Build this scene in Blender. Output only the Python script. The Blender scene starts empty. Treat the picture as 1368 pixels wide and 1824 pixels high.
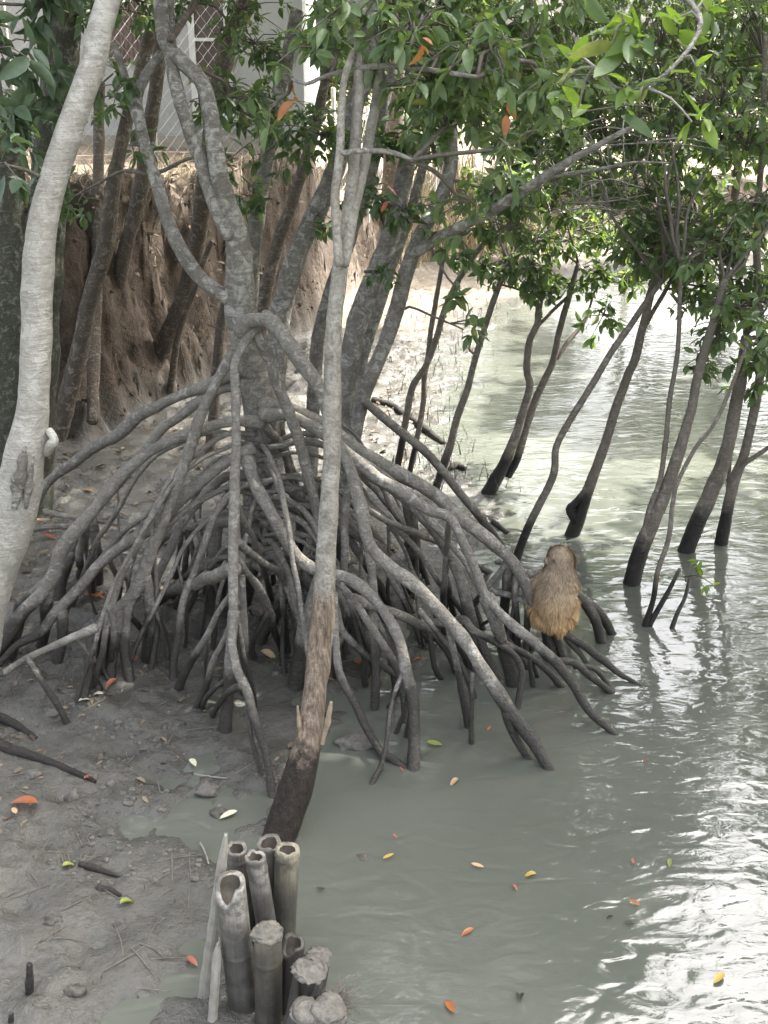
import bpy, bmesh, math, random
import numpy as np
from mathutils import Vector, Matrix, noise as mnoise

random.seed(7); RNG = np.random.default_rng(7)
scene = bpy.context.scene
COL = scene.collection

# ------------------------------------------------------------------ camera
CAM_H = 3.1; PITCH = math.radians(20.9); FPX = 2000.0
PW, PH = 1368.0, 1824.0
cam_d = bpy.data.cameras.new('camera'); cam = bpy.data.objects.new('camera', cam_d); COL.objects.link(cam)
cam.location = (0, 0, CAM_H); cam.rotation_euler = (math.pi/2 - PITCH, 0, 0)
cam_d.sensor_fit = 'VERTICAL'; cam_d.sensor_height = 24.0; cam_d.lens = FPX/PH*24.0
cam_d.clip_start = 0.05; cam_d.clip_end = 500
scene.camera = cam
scene.render.engine = 'CYCLES'; cy = scene.cycles; cy.max_bounces = 6; cy.diffuse_bounces = 3; cy.glossy_bounces = 3; cy.transmission_bounces = 3; cy.caustics_reflective = False; cy.caustics_refractive = False
scene.render.resolution_x = 768; scene.render.resolution_y = 1024

# ------------------------------------------------------------------ world, sun, exposure
SUN_EL, SUN_AZ = math.radians(55), math.radians(60)      # azimuth clockwise from +Y (away from the camera)
world = bpy.data.worlds.new('World'); scene.world = world; world.use_nodes = True
wn = world.node_tree.nodes; wl = world.node_tree.links; wn.clear()
sky = wn.new('ShaderNodeTexSky'); sky.sky_type = 'NISHITA'; sky.sun_disc = False
sky.sun_elevation = SUN_EL; sky.sun_rotation = SUN_AZ
sky.air_density = 1.0; sky.dust_density = 10.0; sky.ozone_density = 1.0
bg = wn.new('ShaderNodeBackground'); bg.inputs['Strength'].default_value = 0.15
hsv = wn.new('ShaderNodeHueSaturation'); hsv.inputs['Saturation'].default_value = 0.45
wo = wn.new('ShaderNodeOutputWorld')
wl.new(sky.outputs['Color'], hsv.inputs['Color']); wl.new(hsv.outputs['Color'], bg.inputs['Color'])
wl.new(bg.outputs['Background'], wo.inputs['Surface'])
sun_d = bpy.data.lights.new('sun', 'SUN'); sun_d.energy = 2.6; sun_d.angle = math.radians(0.6); sun_d.color = (1.0, 0.95, 0.87)
sun = bpy.data.objects.new('sun', sun_d); COL.objects.link(sun)
sdir = Vector((math.sin(SUN_AZ)*math.cos(SUN_EL), math.cos(SUN_AZ)*math.cos(SUN_EL), math.sin(SUN_EL)))
sun.rotation_euler = sdir.to_track_quat('Z', 'Y').to_euler(); sun.location = (0, 0, 20)
vs = scene.view_settings
vs.view_transform = 'Standard'; vs.look = 'None'; vs.gamma = 1.0; vs.use_curve_mapping = False
vs.exposure = 2.9

# ------------------------------------------------------------------ geometry helpers
CP, SP = math.cos(PITCH), math.sin(PITCH)
def ray(px, py):
    u = (px - PW/2)/FPX; v = (py - PH/2)/FPX
    return np.array([u, CP - v*SP, -SP - v*CP])
def at(px, py, Y):                     # the point at distance Y in front of the viewer's feet
    d = ray(px, py); t = Y/d[1]
    return np.array([0, 0, CAM_H]) + d*t
def wid(px, py, Y, w):                 # real width
    return w*(Y/ray(px, py)[1])/FPX
def hitz(px, py, z=0.0):
    d = ray(px, py); t = (z - CAM_H)/d[2]
    return np.array([0, 0, CAM_H]) + d*t

def hash3(ix, iy, iz, seed):
    h = (ix.astype(np.int64)*374761393 + iy.astype(np.int64)*668265263 + iz.astype(np.int64)*2147483647 + seed*974711) & 0xffffffff
    h = ((h ^ (h >> 13))*1274126177) & 0xffffffff
    h = ((h ^ (h >> 16))*2246822519) & 0xffffffff
    return ((h ^ (h >> 15)) & 0xffff)/65535.0
def vnoise(p, seed=0):                 # p (N,3) -> 0..1
    p = np.asarray(p, float); i = np.floor(p).astype(np.int64); f = p - i; f = f*f*(3 - 2*f)
    r = 0
    for dx in (0, 1):
        wx = f[:, 0] if dx else 1 - f[:, 0]
        for dy in (0, 1):
            wy = f[:, 1] if dy else 1 - f[:, 1]
            for dz in (0, 1):
                wz = f[:, 2] if dz else 1 - f[:, 2]
                r = r + wx*wy*wz*hash3(i[:, 0] + dx, i[:, 1] + dy, i[:, 2] + dz, seed)
    return r
def fbm(p, oct=4, seed=0):
    p = np.asarray(p, float); r = 0; a = .5; s = 0
    for k in range(oct):
        r = r + a*vnoise(p*2**k + 17.3*k, seed + k); s += a; a *= .5
    return r/s

def mesh_from(name, V, F):
    me = bpy.data.meshes.new(name)
    V = np.asarray(V, np.float32)
    if isinstance(F, np.ndarray):
        n = F.shape[1]
        me.vertices.add(len(V)); me.vertices.foreach_set('co', V.ravel())
        me.loops.add(F.size); me.loops.foreach_set('vertex_index', F.ravel().astype(np.int32))
        me.polygons.add(len(F)); me.polygons.foreach_set('loop_start', np.arange(0, F.size, n, dtype=np.int32))
        me.update(calc_edges=True)
    else:
        me.from_pydata(V.tolist(), [], F); me.update()
    return me
def smooth(me, on=True):
    me.polygons.foreach_set('use_smooth', [on]*len(me.polygons)); me.update()
def link(name, me, mat=None, parent=None):
    o = bpy.data.objects.new(name, me); COL.objects.link(o)
    if mat is not None and me is not None and len(me.materials) == 0: me.materials.append(mat)
    if parent is not None: o.parent = parent
    return o
def tag(o, label=None, cat=None, group=None, kind=None):
    if label: o['label'] = label
    if cat: o['category'] = cat
    if group: o['group'] = group
    if kind: o['kind'] = kind
    return o
def thing(name, loc, label, cat, group=None):
    o = bpy.data.objects.new(name, None); COL.objects.link(o); o.location = Vector(loc); o.empty_display_size = .1
    return tag(o, label, cat, group)

def catmull(P, n_per):                 # P (N,k)
    P = np.asarray(P, float)
    if len(P) < 3:
        t = np.linspace(0, 1, max(2, n_per[0] + 1))[:, None]; return P[0]*(1 - t) + P[1]*t
    Q = np.vstack([2*P[0] - P[1], P, 2*P[-1] - P[-2]]); out = []
    for i in range(1, len(Q) - 2):
        n = n_per[i - 1]; t = (np.arange(n)/n)[:, None]
        a, b, c, d = Q[i - 1], Q[i], Q[i + 1], Q[i + 2]
        out.append(.5*((2*b) + (-a + c)*t + (2*a - 5*b + 4*c - d)*t**2 + (-a + 3*b - 3*c + d)*t**3))
    out.append(P[-1:]); return np.vstack(out)
def resample(P, R, step):
    P = np.asarray(P, float); R = np.asarray(R, float)
    seg = np.linalg.norm(np.diff(P, axis=0), axis=1)
    n_per = [max(1, int(math.ceil(s/step))) for s in seg]
    C = catmull(np.hstack([P, R[:, None]]), n_per)
    return C[:, :3], np.maximum(C[:, 3], .0015)
def tube(P, R, sides=10, step=.03, lump=.12, freq=14.0, seed=0, jitter=.0, flare=None, cap=True):
    P, R = resample(P, R, step)
    if cap:                            # rounded, closed ends
        t0 = P[0] - P[1]; t0 /= np.linalg.norm(t0) + 1e-9; t1 = P[-1] - P[-2]; t1 /= np.linalg.norm(t1) + 1e-9
        P = np.vstack([P[0] + t0*R[0]*.35, P[0] + t0*R[0]*.28, P, P[-1] + t1*R[-1]*.4, P[-1] + t1*R[-1]*.5]); R = np.concatenate([[R[0]*.02, R[0]*.7], R, [R[-1]*.7, R[-1]*.02]])
    n = len(P)
    if jitter:
        J = np.stack([vnoise(P*5 + 31*k, seed + k) - .5 for k in range(3)], 1)*2*jitter
        J *= np.minimum(1, np.minimum(np.arange(n), np.arange(n)[::-1])/4.0)[:, None]
        P = P + J
    T = np.gradient(P, axis=0); T /= np.linalg.norm(T, axis=1)[:, None] + 1e-9
    ref = np.array([0, 0, 1.0]) if abs(T[0, 2]) < .9 else np.array([1.0, 0, 0])
    N = np.cross(T[0], ref); N /= np.linalg.norm(N); Ns = [N]
    for i in range(1, n):
        N = Ns[-1] - T[i]*np.dot(Ns[-1], T[i]); N /= np.linalg.norm(N) + 1e-9; Ns.append(N)
    Ns = np.array(Ns); B = np.cross(T, Ns)
    a = np.arange(sides)*2*math.pi/sides
    D = np.cos(a)[None, :, None]*Ns[:, None, :] + np.sin(a)[None, :, None]*B[:, None, :]
    V = P[:, None, :] + D*R[:, None, None]
    if lump:
        q = V.reshape(-1, 3)
        ls = freq
        nz = (fbm(q*ls, 2, seed) - .5)*2*lump + (vnoise(q*ls*.3, seed + 9) - .5)*2*lump*.9
        V = P[:, None, :] + D*(R[:, None]*(1 + nz.reshape(n, sides)))[:, :, None]
    V = V.reshape(-1, 3)
    i = np.arange(n - 1)[:, None]*sides; j = np.arange(sides)[None, :]; j2 = (j + 1) % sides
    F = np.stack([i + j, i + j2, i + sides + j2, i + sides + j], -1).reshape(-1, 4)
    return V, F
class MB:
    def __init__(s): s.V = []; s.F = []; s.n = 0
    def add(s, V, F):
        V = np.asarray(V, float); s.V.append(V); s.F.append((np.asarray(F) + s.n) if isinstance(F, np.ndarray) else [tuple(int(a) + s.n for a in f) for f in F]); s.n += len(V); return s
    def faces(s):
        if all(isinstance(f, np.ndarray) for f in s.F): return np.vstack(s.F)
        out = []
        for f in s.F: out += f.tolist() if isinstance(f, np.ndarray) else f
        return out
    def box(s, lo, hi):
        (x0, y0, z0), (x1, y1, z1) = lo, hi
        V = [(x0,y0,z0),(x1,y0,z0),(x1,y1,z0),(x0,y1,z0),(x0,y0,z1),(x1,y0,z1),(x1,y1,z1),(x0,y1,z1)]
        return s.add(V, [(3,2,1,0),(4,5,6,7),(0,1,5,4),(1,2,6,5),(2,3,7,6),(3,0,4,7)])
    def build(s, name, mat, parent=None, sm=True, kind=None):
        V = np.vstack(s.V)
        if parent is not None: V = V - wloc(parent)
        me = mesh_from(name, V, s.faces()); smooth(me, sm)
        o = link(name, me, mat, parent)
        if kind: o['kind'] = kind
        return o
def wloc(o):
    l = np.zeros(3)
    while o is not None: l += np.array(o.location); o = o.parent
    return l

# ------------------------------------------------------------------ materials
def new_mat(name):
    m = bpy.data.materials.new(name); m.use_nodes = True; nt = m.node_tree; nt.nodes.clear()
    return m, nt, nt.nodes, nt.links
class G:                                # tiny node helper
    def __init__(s, name):
        s.m, s.nt, s.N, s.L = new_mat(name)
        s.out = s.N.new('ShaderNodeOutputMaterial'); s.bsdf = s.N.new('ShaderNodeBsdfPrincipled')
        s.L.new(s.bsdf.outputs[0], s.out.inputs['Surface'])
        s.pos = s.N.new('ShaderNodeNewGeometry').outputs['Position']
    def noise(s, scale, detail=4, rough=.6, vec=None, dist=0.0):
        n = s.N.new('ShaderNodeTexNoise'); n.inputs['Scale'].default_value = scale; n.inputs['Detail'].default_value = detail
        n.inputs['Roughness'].default_value = rough; n.inputs['Distortion'].default_value = dist
        s.L.new(vec or s.pos, n.inputs['Vector']); return n.outputs['Fac']
    def voro(s, scale, feature='F1', vec=None):
        n = s.N.new('ShaderNodeTexVoronoi'); n.feature = feature; n.inputs['Scale'].default_value = scale
        s.L.new(vec or s.pos, n.inputs['Vector']); return n.outputs['Distance']
    def ramp(s, fac, stops):
        n = s.N.new('ShaderNodeValToRGB'); e = n.color_ramp.elements
        while len(e) < len(stops): e.new(.5)
        for i, (p, c) in enumerate(stops):
            e[i].position = p; e[i].color = (*c, 1) if isinstance(c, tuple) else (c, c, c, 1)
        s.L.new(fac, n.inputs['Fac']); return n.outputs['Color']
    def mix(s, fac, a, b, mode='MIX'):
        n = s.N.new('ShaderNodeMix'); n.data_type = 'RGBA'; n.blend_type = mode
        for v, i in ((fac, 0), (a, 6), (b, 7)):
            if isinstance(v, (int, float)): n.inputs[i].default_value = v if i == 0 else (v, v, v, 1)
            elif isinstance(v, tuple): n.inputs[i].default_value = (*v, 1)
            else: s.L.new(v, n.inputs[i])
        return n.outputs[2]
    def math(s, op, a, b=None, c=None, clamp=False):
        n = s.N.new('ShaderNodeMath'); n.operation = op; n.use_clamp = clamp
        for i, v in enumerate((a, b, c)):
            if v is None: continue
            if isinstance(v, (int, float)): n.inputs[i].default_value = v
            else: s.L.new(v, n.inputs[i])
        return n.outputs[0]
    def z(s):
        n = s.N.new('ShaderNodeSeparateXYZ'); s.L.new(s.pos, n.inputs[0]); return n.outputs['Z']
    def scalevec(s, v, vec=None):
        n = s.N.new('ShaderNodeVectorMath'); n.operation = 'MULTIPLY'; s.L.new(vec or s.pos, n.inputs[0]); n.inputs[1].default_value = v; return n.outputs[0]
    def attr(s, name):
        n = s.N.new('ShaderNodeAttribute'); n.attribute_name = name; return n.outputs['Color']
    def rnd(s):
        o = s.N.new('ShaderNodeObjectInfo').outputs['Random']; g = s.N.new('ShaderNodeNewGeometry').outputs['Random Per Island']
        return s.math('FRACT', s.math('ADD', o, g))
    def bump(s, h, strength=.4, dist=.01):
        n = s.N.new('ShaderNodeBump'); n.inputs['Strength'].default_value = strength; n.inputs['Distance'].default_value = dist
        s.L.new(h, n.inputs['Height']); s.L.new(n.outputs[0], s.bsdf.inputs['Normal']); return n
    def set(s, color=None, rough=None, spec=None, **k):
        for key, v in (('Base Color', color), ('Roughness', rough), ('Specular IOR Level', spec)):
            if v is None: continue
            if isinstance(v, (int, float)): s.bsdf.inputs[key].default_value = v
            elif isinstance(v, tuple): s.bsdf.inputs[key].default_value = (*v, 1)
            else: s.L.new(v, s.bsdf.inputs[key])
        return s.m

def bark(name, dark, mid, pale, lichen=.5, tide=.33, wet=(.022, .02, .018), sc=1.0, wetk=.9, tvar=.3, crk=0.0):
    g = G(name)
    n1 = g.noise(4.5*sc, 7, .68); n2 = g.noise(70*sc, 4, .65); n3 = g.noise(17*sc, 7, .72, dist=.9); n4 = g.noise(1.7, 3, .5)
    c = g.ramp(n1, [(.28, dark), (.66, mid)])
    c = g.mix(g.ramp(n2, [(.36, .6), (.6, 0.)]), c, dark)
    # lichen grows in crusts, denser in some zones than others
    lic = g.math('MULTIPLY', g.ramp(n3, [(.58 - .14*lichen, 0.), (.7 - .12*lichen, 1.)]), g.ramp(n4, [(.3, .35), (.55, 1.)]))
    c = g.mix(g.math('MULTIPLY', lic, .85), c, pale)
    ring = g.noise(1.0, 4, .65, vec=g.scalevec((9, 9, 75)))
    c = g.mix(g.ramp(ring, [(.36, .55), (.47, 0.)]), c, dark)
    crack = g.voro(38*sc, 'DISTANCE_TO_EDGE', g.scalevec((1, 1, .35)))
    c = g.mix(g.ramp(crack, [(.0, crk), (.09, 0.)]), c, tuple(x*.5 for x in dark))
    dots = g.voro(85*sc); c = g.mix(g.ramp(dots, [(.12, .5), (.2, 0.)]), c, pale)
    zz = g.math('ADD', g.z(), g.math('MULTIPLY', g.math('SUBTRACT', g.noise(4, 5, .7), .5), tvar))
    k = g.math('SUBTRACT', 1.0, g.math('DIVIDE', g.math('SUBTRACT', zz, tide - .05), .12, clamp=True), clamp=True)
    c = g.mix(g.math('MULTIPLY', k, wetk), c, wet)
    g.set(color=c, rough=g.mix(k, g.ramp(n1, [(.2, .7), (.7, .92)]), .45), spec=.3)
    h = g.math('ADD', g.math('MULTIPLY', n3, 1.0), g.math('ADD', g.math('MULTIPLY', n2, .5), g.math('MULTIPLY', ring, .6)))
    h = g.math('ADD', h, g.ramp(crack, [(.0, -crk*.5), (.12, crk*.5)]))
    g.bump(h, .85, .016)
    return g.m

def leafmat(name, a, b, c=None, trans=.35, rough=.38):
    g = G(name); r = g.rnd()
    st = [(0., a), (.8, b)]
    if c: st = [(0., a), (.7, b), (.93, b), (1., c)]
    col = g.ramp(r, st)
    n = g.noise(35, 3); col = g.mix(g.ramp(n, [(.35, .35), (.6, 0.)]), col, tuple(x*.6 for x in a))
    g.set(color=col, rough=rough, spec=.45)
    tr = g.N.new('ShaderNodeBsdfTranslucent'); tc = g.mix(1.0, col, (1.6, 1.7, .7), 'MULTIPLY'); g.L.new(tc, tr.inputs['Color'])
    mx = g.N.new('ShaderNodeMixShader'); mx.inputs[0].default_value = trans
    g.L.new(g.bsdf.outputs[0], mx.inputs[1]); g.L.new(tr.outputs[0], mx.inputs[2]); g.L.new(mx.outputs[0], g.out.inputs['Surface'])
    return g.m

M = {}
M['bark_grey'] = bark('bark_grey', (.115, .104, .09), (.25, .233, .204), (.44, .43, .39), .8)
M['bark_root'] = bark('bark_root', (.12, .109, .094), (.275, .258, .226), (.39, .375, .34), .5, tide=.33, wet=(.036, .033, .028), tvar=.55, wetk=.93, crk=.22)
M['bark_brown'] = bark('bark_brown', (.075, .06, .048), (.165, .136, .108), (.32, .295, .255), .5, tide=-1, crk=.3)
M['bark_pale'] = bark('bark_pale', (.27, .255, .225), (.42, .40, .355), (.5, .485, .44), .75, tide=-1, sc=.7)
M['bark_water'] = bark('bark_water', (.115, .097, .078), (.24, .21, .175), (.35, .33, .29), .4, tide=.3, wet=(.012, .011, .01), wetk=.95, tvar=.34)
M['bark_moss'] = bark('bark_moss', (.04, .042, .03), (.1, .1, .075), (.27, .27, .23), .5, tide=-1)
M['wet_wood'] = bark('wet_wood', (.02, .018, .016), (.045, .04, .036), (.09, .085, .075), .2, tide=-1)

# stripped foreground trunk: wet dark foot, peeled pink-brown middle, grey lichen bark above
def bark_stripped():
    g = G('bark_stripped')
    n1 = g.noise(9, 6, .65); n3 = g.noise(22, 5, .7, dist=.5); n2 = g.noise(60, 4)
    c = g.ramp(n1, [(.3, (.14, .125, .105)), (.62, (.29, .27, .23))])
    c = g.mix(g.math('MULTIPLY', g.ramp(n3, [(.45, 0.), (.6, .8)]), g.ramp(g.noise(2.2, 3), [(.35, .2), (.6, 1.)])), c, (.4, .385, .34))
    c = g.mix(g.ramp(n2, [(.33, .5), (.5, 0.)]), c, (.12, .1, .08))
    st = g.noise(1.0, 5, .7, vec=g.scalevec((60, 60, 5)))
    w = g.ramp(st, [(.3, (.07, .05, .038)), (.5, (.19, .145, .108)), (.68, (.34, .285, .225))])
    zz = g.math('ADD', g.z(), g.math('MULTIPLY', g.math('SUBTRACT', g.noise(7, 6, .75), .5), .6))
    kb = g.math('SUBTRACT', 1.0, g.math('DIVIDE', g.math('SUBTRACT', zz, .98), .1, clamp=True), clamp=True)
    c = g.mix(kb, c, w)
    kw = g.math('SUBTRACT', 1.0, g.math('DIVIDE', g.math('SUBTRACT', zz, .33), .12, clamp=True), clamp=True)
    c = g.mix(kw, c, g.ramp(n3, [(.4, (.02, .015, .012)), (.7, (.05, .04, .032))]))
    g.set(color=c, rough=.78, spec=.3)
    h = g.math('ADD', g.math('MULTIPLY', n3, .6), g.math('ADD', n2, g.math('MULTIPLY', st, g.math('MULTIPLY', kb, 1.5))))
    g.bump(h, .8, .014); return g.m
M['bark_stripped'] = bark_stripped()

M['leaf_mid'] = leafmat('leaf_mid', (.08, .13, .06), (.16, .225, .1), (.26, .29, .1))
M['leaf_dark'] = leafmat('leaf_dark', (.06, .1, .052), (.115, .17, .082), (.19, .21, .085))
M['leaf_light'] = leafmat('leaf_light', (.12, .2, .045), (.2, .28, .06), (.3, .34, .07), .45)
M['leaf_grey'] = leafmat('leaf_grey', (.06, .095, .06), (.1, .145, .085), None, .25)
M['leaf_orange'] = leafmat('leaf_orange', (.36, .12, .05), (.42, .18, .08), None, .3)
M['leaf_red'] = leafmat('leaf_red', (.28, .07, .05), (.33, .1, .07), None, .2)
M['leaf_yellow'] = leafmat('leaf_yellow', (.5, .33, .08), (.55, .37, .1), None, .2)
M['leaf_tan'] = leafmat('leaf_tan', (.4, .27, .16), (.5, .36, .22), None, .1, .6)
M['leaf_black'] = leafmat('leaf_black', (.02, .018, .014), (.035, .03, .025), None, .0, .4)
M['leaf_green'] = leafmat('leaf_green', (.2, .25, .06), (.28, .32, .08), None, .2)
M['leaf_litter'] = leafmat('leaf_litter', (.07, .05, .034), (.22, .17, .115), (.32, .16, .08), .05, .6)
M['leaf_pale'] = leafmat('leaf_pale', (.5, .48, .36), (.6, .58, .45), None, .1, .5)

def ground_mat():
    g = G('mud')
    a = g.attr('soil')                  # r: embankment soil, g: dry leafy top, b: wetness
    sep = g.N.new('ShaderNodeSeparateColor'); g.L.new(a, sep.inputs[0]); soil, dry, wet = sep.outputs
    n1 = g.noise(3.5, 6, .6); n2 = g.noise(28, 5, .65); n3 = g.noise(110, 3, .6)
    mud = g.ramp(n1, [(.3, (.062, .06, .052)), (.6, (.098, .094, .082)), (.75, (.128, .118, .099))])
    mud = g.mix(g.ramp(n2, [(.33, .65), (.5, 0.)]), mud, (.045, .042, .036))
    mud = g.mix(g.ramp(n3, [(.64, 0.), (.74, .2)]), mud, (.25, .235, .2))
    mud = g.mix(g.math('MULTIPLY', wet, .45), mud, (.06, .06, .053))
    so = g.ramp(g.noise(5, 6, .7), [(.3, (.034, .025, .018)), (.5, (.078, .058, .042)), (.68, (.13, .1, .073))])
    so = g.mix(g.ramp(n2, [(.35, .7), (.52, 0.)]), so, (.05, .036, .028))
    dr = g.ramp(g.noise(24, 5, .75), [(.3, (.09, .065, .042)), (.55, (.19, .15, .105)), (.72, (.29, .24, .175))])
    c = g.mix(soil, mud, so); c = g.mix(dry, c, dr)
    r = g.ramp(g.noise(5, 4, .6), [(.38, .14), (.62, .55)])
    r = g.mix(wet, r, .18); r = g.mix(g.math('MAXIMUM', soil, dry), r, .9)
    g.set(color=c, rough=r, spec=.45)
    big = g.math('MULTIPLY', g.math('ADD', g.math('MULTIPLY', g.noise(10, 8, .75), 3.2), g.math('MULTIPLY', g.voro(13), -1.2)), soil)
    g.bump(g.math('ADD', big, g.math('ADD', g.math('MULTIPLY', n2, 1.0), g.math('MULTIPLY', n3, .2))), .6, .03); return g.m
M['ground'] = ground_mat()

def water_mat():
    g = G('murky_water')
    n = g.noise(.9, 4, .55)
    c = g.ramp(n, [(.3, (.084, .091, .077)), (.7, (.106, .112, .094))])
    g.set(color=c, rough=.015); g.bsdf.inputs['IOR'].default_value = 1.52
    w1 = g.noise(1.0, 1, .4, vec=g.scalevec((4.5, 8.5, 1)), dist=1.0)
    w2 = g.noise(1.0, 2, .5, vec=g.scalevec((13., 24., 1)), dist=1.5)
    w3 = g.noise(1.0, 1, .5, vec=g.scalevec((1.1, 1.8, 1)), dist=.5)
    amp = g.ramp(g.noise(.9, 3, .6), [(.36, .3), (.5, .7), (.64, 1.05)])
    h = g.math('ADD', g.math('MULTIPLY', w1, .8), g.math('ADD', g.math('MULTIPLY', g.math('MULTIPLY', w2, amp), .15), g.math('MULTIPLY', w3, 1.6)))
    g.bump(h, 1.0, .009); return g.m
M['water'] = water_mat()

def bamboo_mat(name, a, b, dark_below):
    g = G(name)
    st = g.noise(1.0, 4, .6, vec=g.scalevec((45, 45, 3))); n = g.noise(11, 5, .65)
    c = g.ramp(st, [(.3, a), (.65, b)])
    c = g.mix(g.ramp(n, [(.4, 0.), (.56, .9)]), c, (.095, .087, .074))
    zz = g.math('ADD', g.z(), g.math('MULTIPLY', g.math('SUBTRACT', n, .5), .35))
    k = g.math('SUBTRACT', 1.0, g.math('DIVIDE', g.math('SUBTRACT', zz, dark_below), .15, clamp=True), clamp=True)
    c = g.mix(g.math('MULTIPLY', k, .8), c, (.04, .037, .033))
    g.set(color=c, rough=.55, spec=.4); c2 = g.ramp(g.noise(1.0, 5, .7, vec=g.scalevec((95, 95, 2.2))), [(.3, .6), (.46, 0.)]); g.set(color=g.mix(c2, c, (.06, .053, .043))); g.bump(g.math('ADD', st, n), .5, .008); return g.m
M['bamboo_grey'] = bamboo_mat('bamboo_grey', (.2, .19, .17), (.39, .375, .34), .3)
M['bamboo_olive'] = bamboo_mat('bamboo_olive', (.19, .17, .115), (.34, .31, .23), .28)
M['bamboo_dark'] = bamboo_mat('bamboo_dark', (.13, .12, .105), (.24, .225, .2), .3)
def plain(name, a, b, scale=20, rough=.7, bump=.3, bd=.01):
    g = G(name); n = g.noise(scale, 5, .65); c = g.ramp(n, [(.3, a), (.7, b)]); g.set(color=c, rough=rough, spec=.35); g.bump(n, bump, bd); return g.m
M['hollow'] = plain('bamboo_inside', (.05, .043, .034), (.11, .095, .075))
M['drymud'] = plain('caked_mud', (.075, .07, .061), (.17, .16, .14), 40, .85, .8, .015)
M['split'] = plain('split_bamboo', (.2, .188, .16), (.36, .34, .3), 14, .6)
M['wetmud'] = plain('wet_mud_lump', (.045, .042, .036), (.1, .094, .08), 30, .5, .8, .015)
M['twig'] = plain('twig', (.08, .07, .058), (.17, .15, .125), 30, .85)
M['deadtwig'] = plain('dead_twig', (.17, .155, .135), (.3, .28, .25), 30, .85)
M['straw'] = plain('dry_straw', (.3, .25, .16), (.52, .46, .33), 6, .8)
M['torn'] = plain('torn_wood', (.18, .135, .095), (.36, .29, .21), 40, .8, .6)
M['wall'] = plain('painted_wall', (.34, .345, .33), (.44, .445, .425), 2.5, .8, .1)
M['plinth'] = plain('concrete', (.3, .27, .22), (.42, .39, .33), 6, .9, .4)
M['frame'] = plain('window_frame', (.6, .6, .58), (.7, .7, .68), 8, .6)
M['curtain'] = plain('brown_curtain', (.13, .1, .085), (.24, .19, .165), 5, .8)
M['wire'] = plain('galvanised_wire', (.5, .49, .47), (.68, .67, .65), 30, .5)
M['post'] = plain('concrete_post', (.38, .37, .34), (.5, .49, .46), 15, .9)
M['roof'] = plain('roof_sheet', (.2, .17, .15), (.3, .27, .24), 5, .7)
g = G('pane'); g.set(color=(.1, .08, .072), rough=.15); M['pane'] = g.m

# ------------------------------------------------------------------ terrain
def px_line(pts): return np.array([hitz(*p)[:2] for p in pts])
SHORE = px_line([(120, 2050), (330, 1950), (430, 1800), (455, 1660), (490, 1520), (545, 1370), (610, 1265), (700, 1210), (770, 1185), (835, 1120), (880, 1010),
                 (868, 930), (835, 862), (790, 780), (805, 690), (845, 600), (900, 548), (985, 524)])
SHORE = np.vstack([[-30, 1.6], SHORE, [4.0, 19.6], [9, 20.5], [40, 24]])
LAND = np.vstack([SHORE, [40, 300], [-90, 300], [-90, 1.6]])
FOOT = np.array([[-90, 5.0], [-30, 6.2], [-8, 7.6], [-4.4, 8.6], [-3.2, 9.2], [-2.6, 9.9], [-2.05, 11.0], [-1.65, 12.3], [-1.1, 13.8], [-.55, 17.0], [1.0, 21.5], [8, 23.5], [90, 30]])
def seg_dist(X, Y, L):
    d = np.full(X.shape, 1e9)
    for (ax, ay), (bx, by) in zip(L[:-1], L[1:]):
        dx, dy = bx - ax, by - ay; t = np.clip(((X - ax)*dx + (Y - ay)*dy)/(dx*dx + dy*dy + 1e-12), 0, 1)
        d = np.minimum(d, np.hypot(X - ax - t*dx, Y - ay - t*dy))
    return d
def inside(X, Y, L):
    c = np.zeros(X.shape, bool); n = len(L)
    for i in range(n):
        (ax, ay), (bx, by) = L[i], L[(i + 1) % n]
        if ay == by: continue
        k = ((ay > Y) != (by > Y)) & (X < (bx - ax)*(Y - ay)/(by - ay) + ax); c ^= k
    return c
def sstep(a, b, x):
    t = np.clip((x - a)/(b - a), 0, 1); return t*t*(3 - 2*t)
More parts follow.
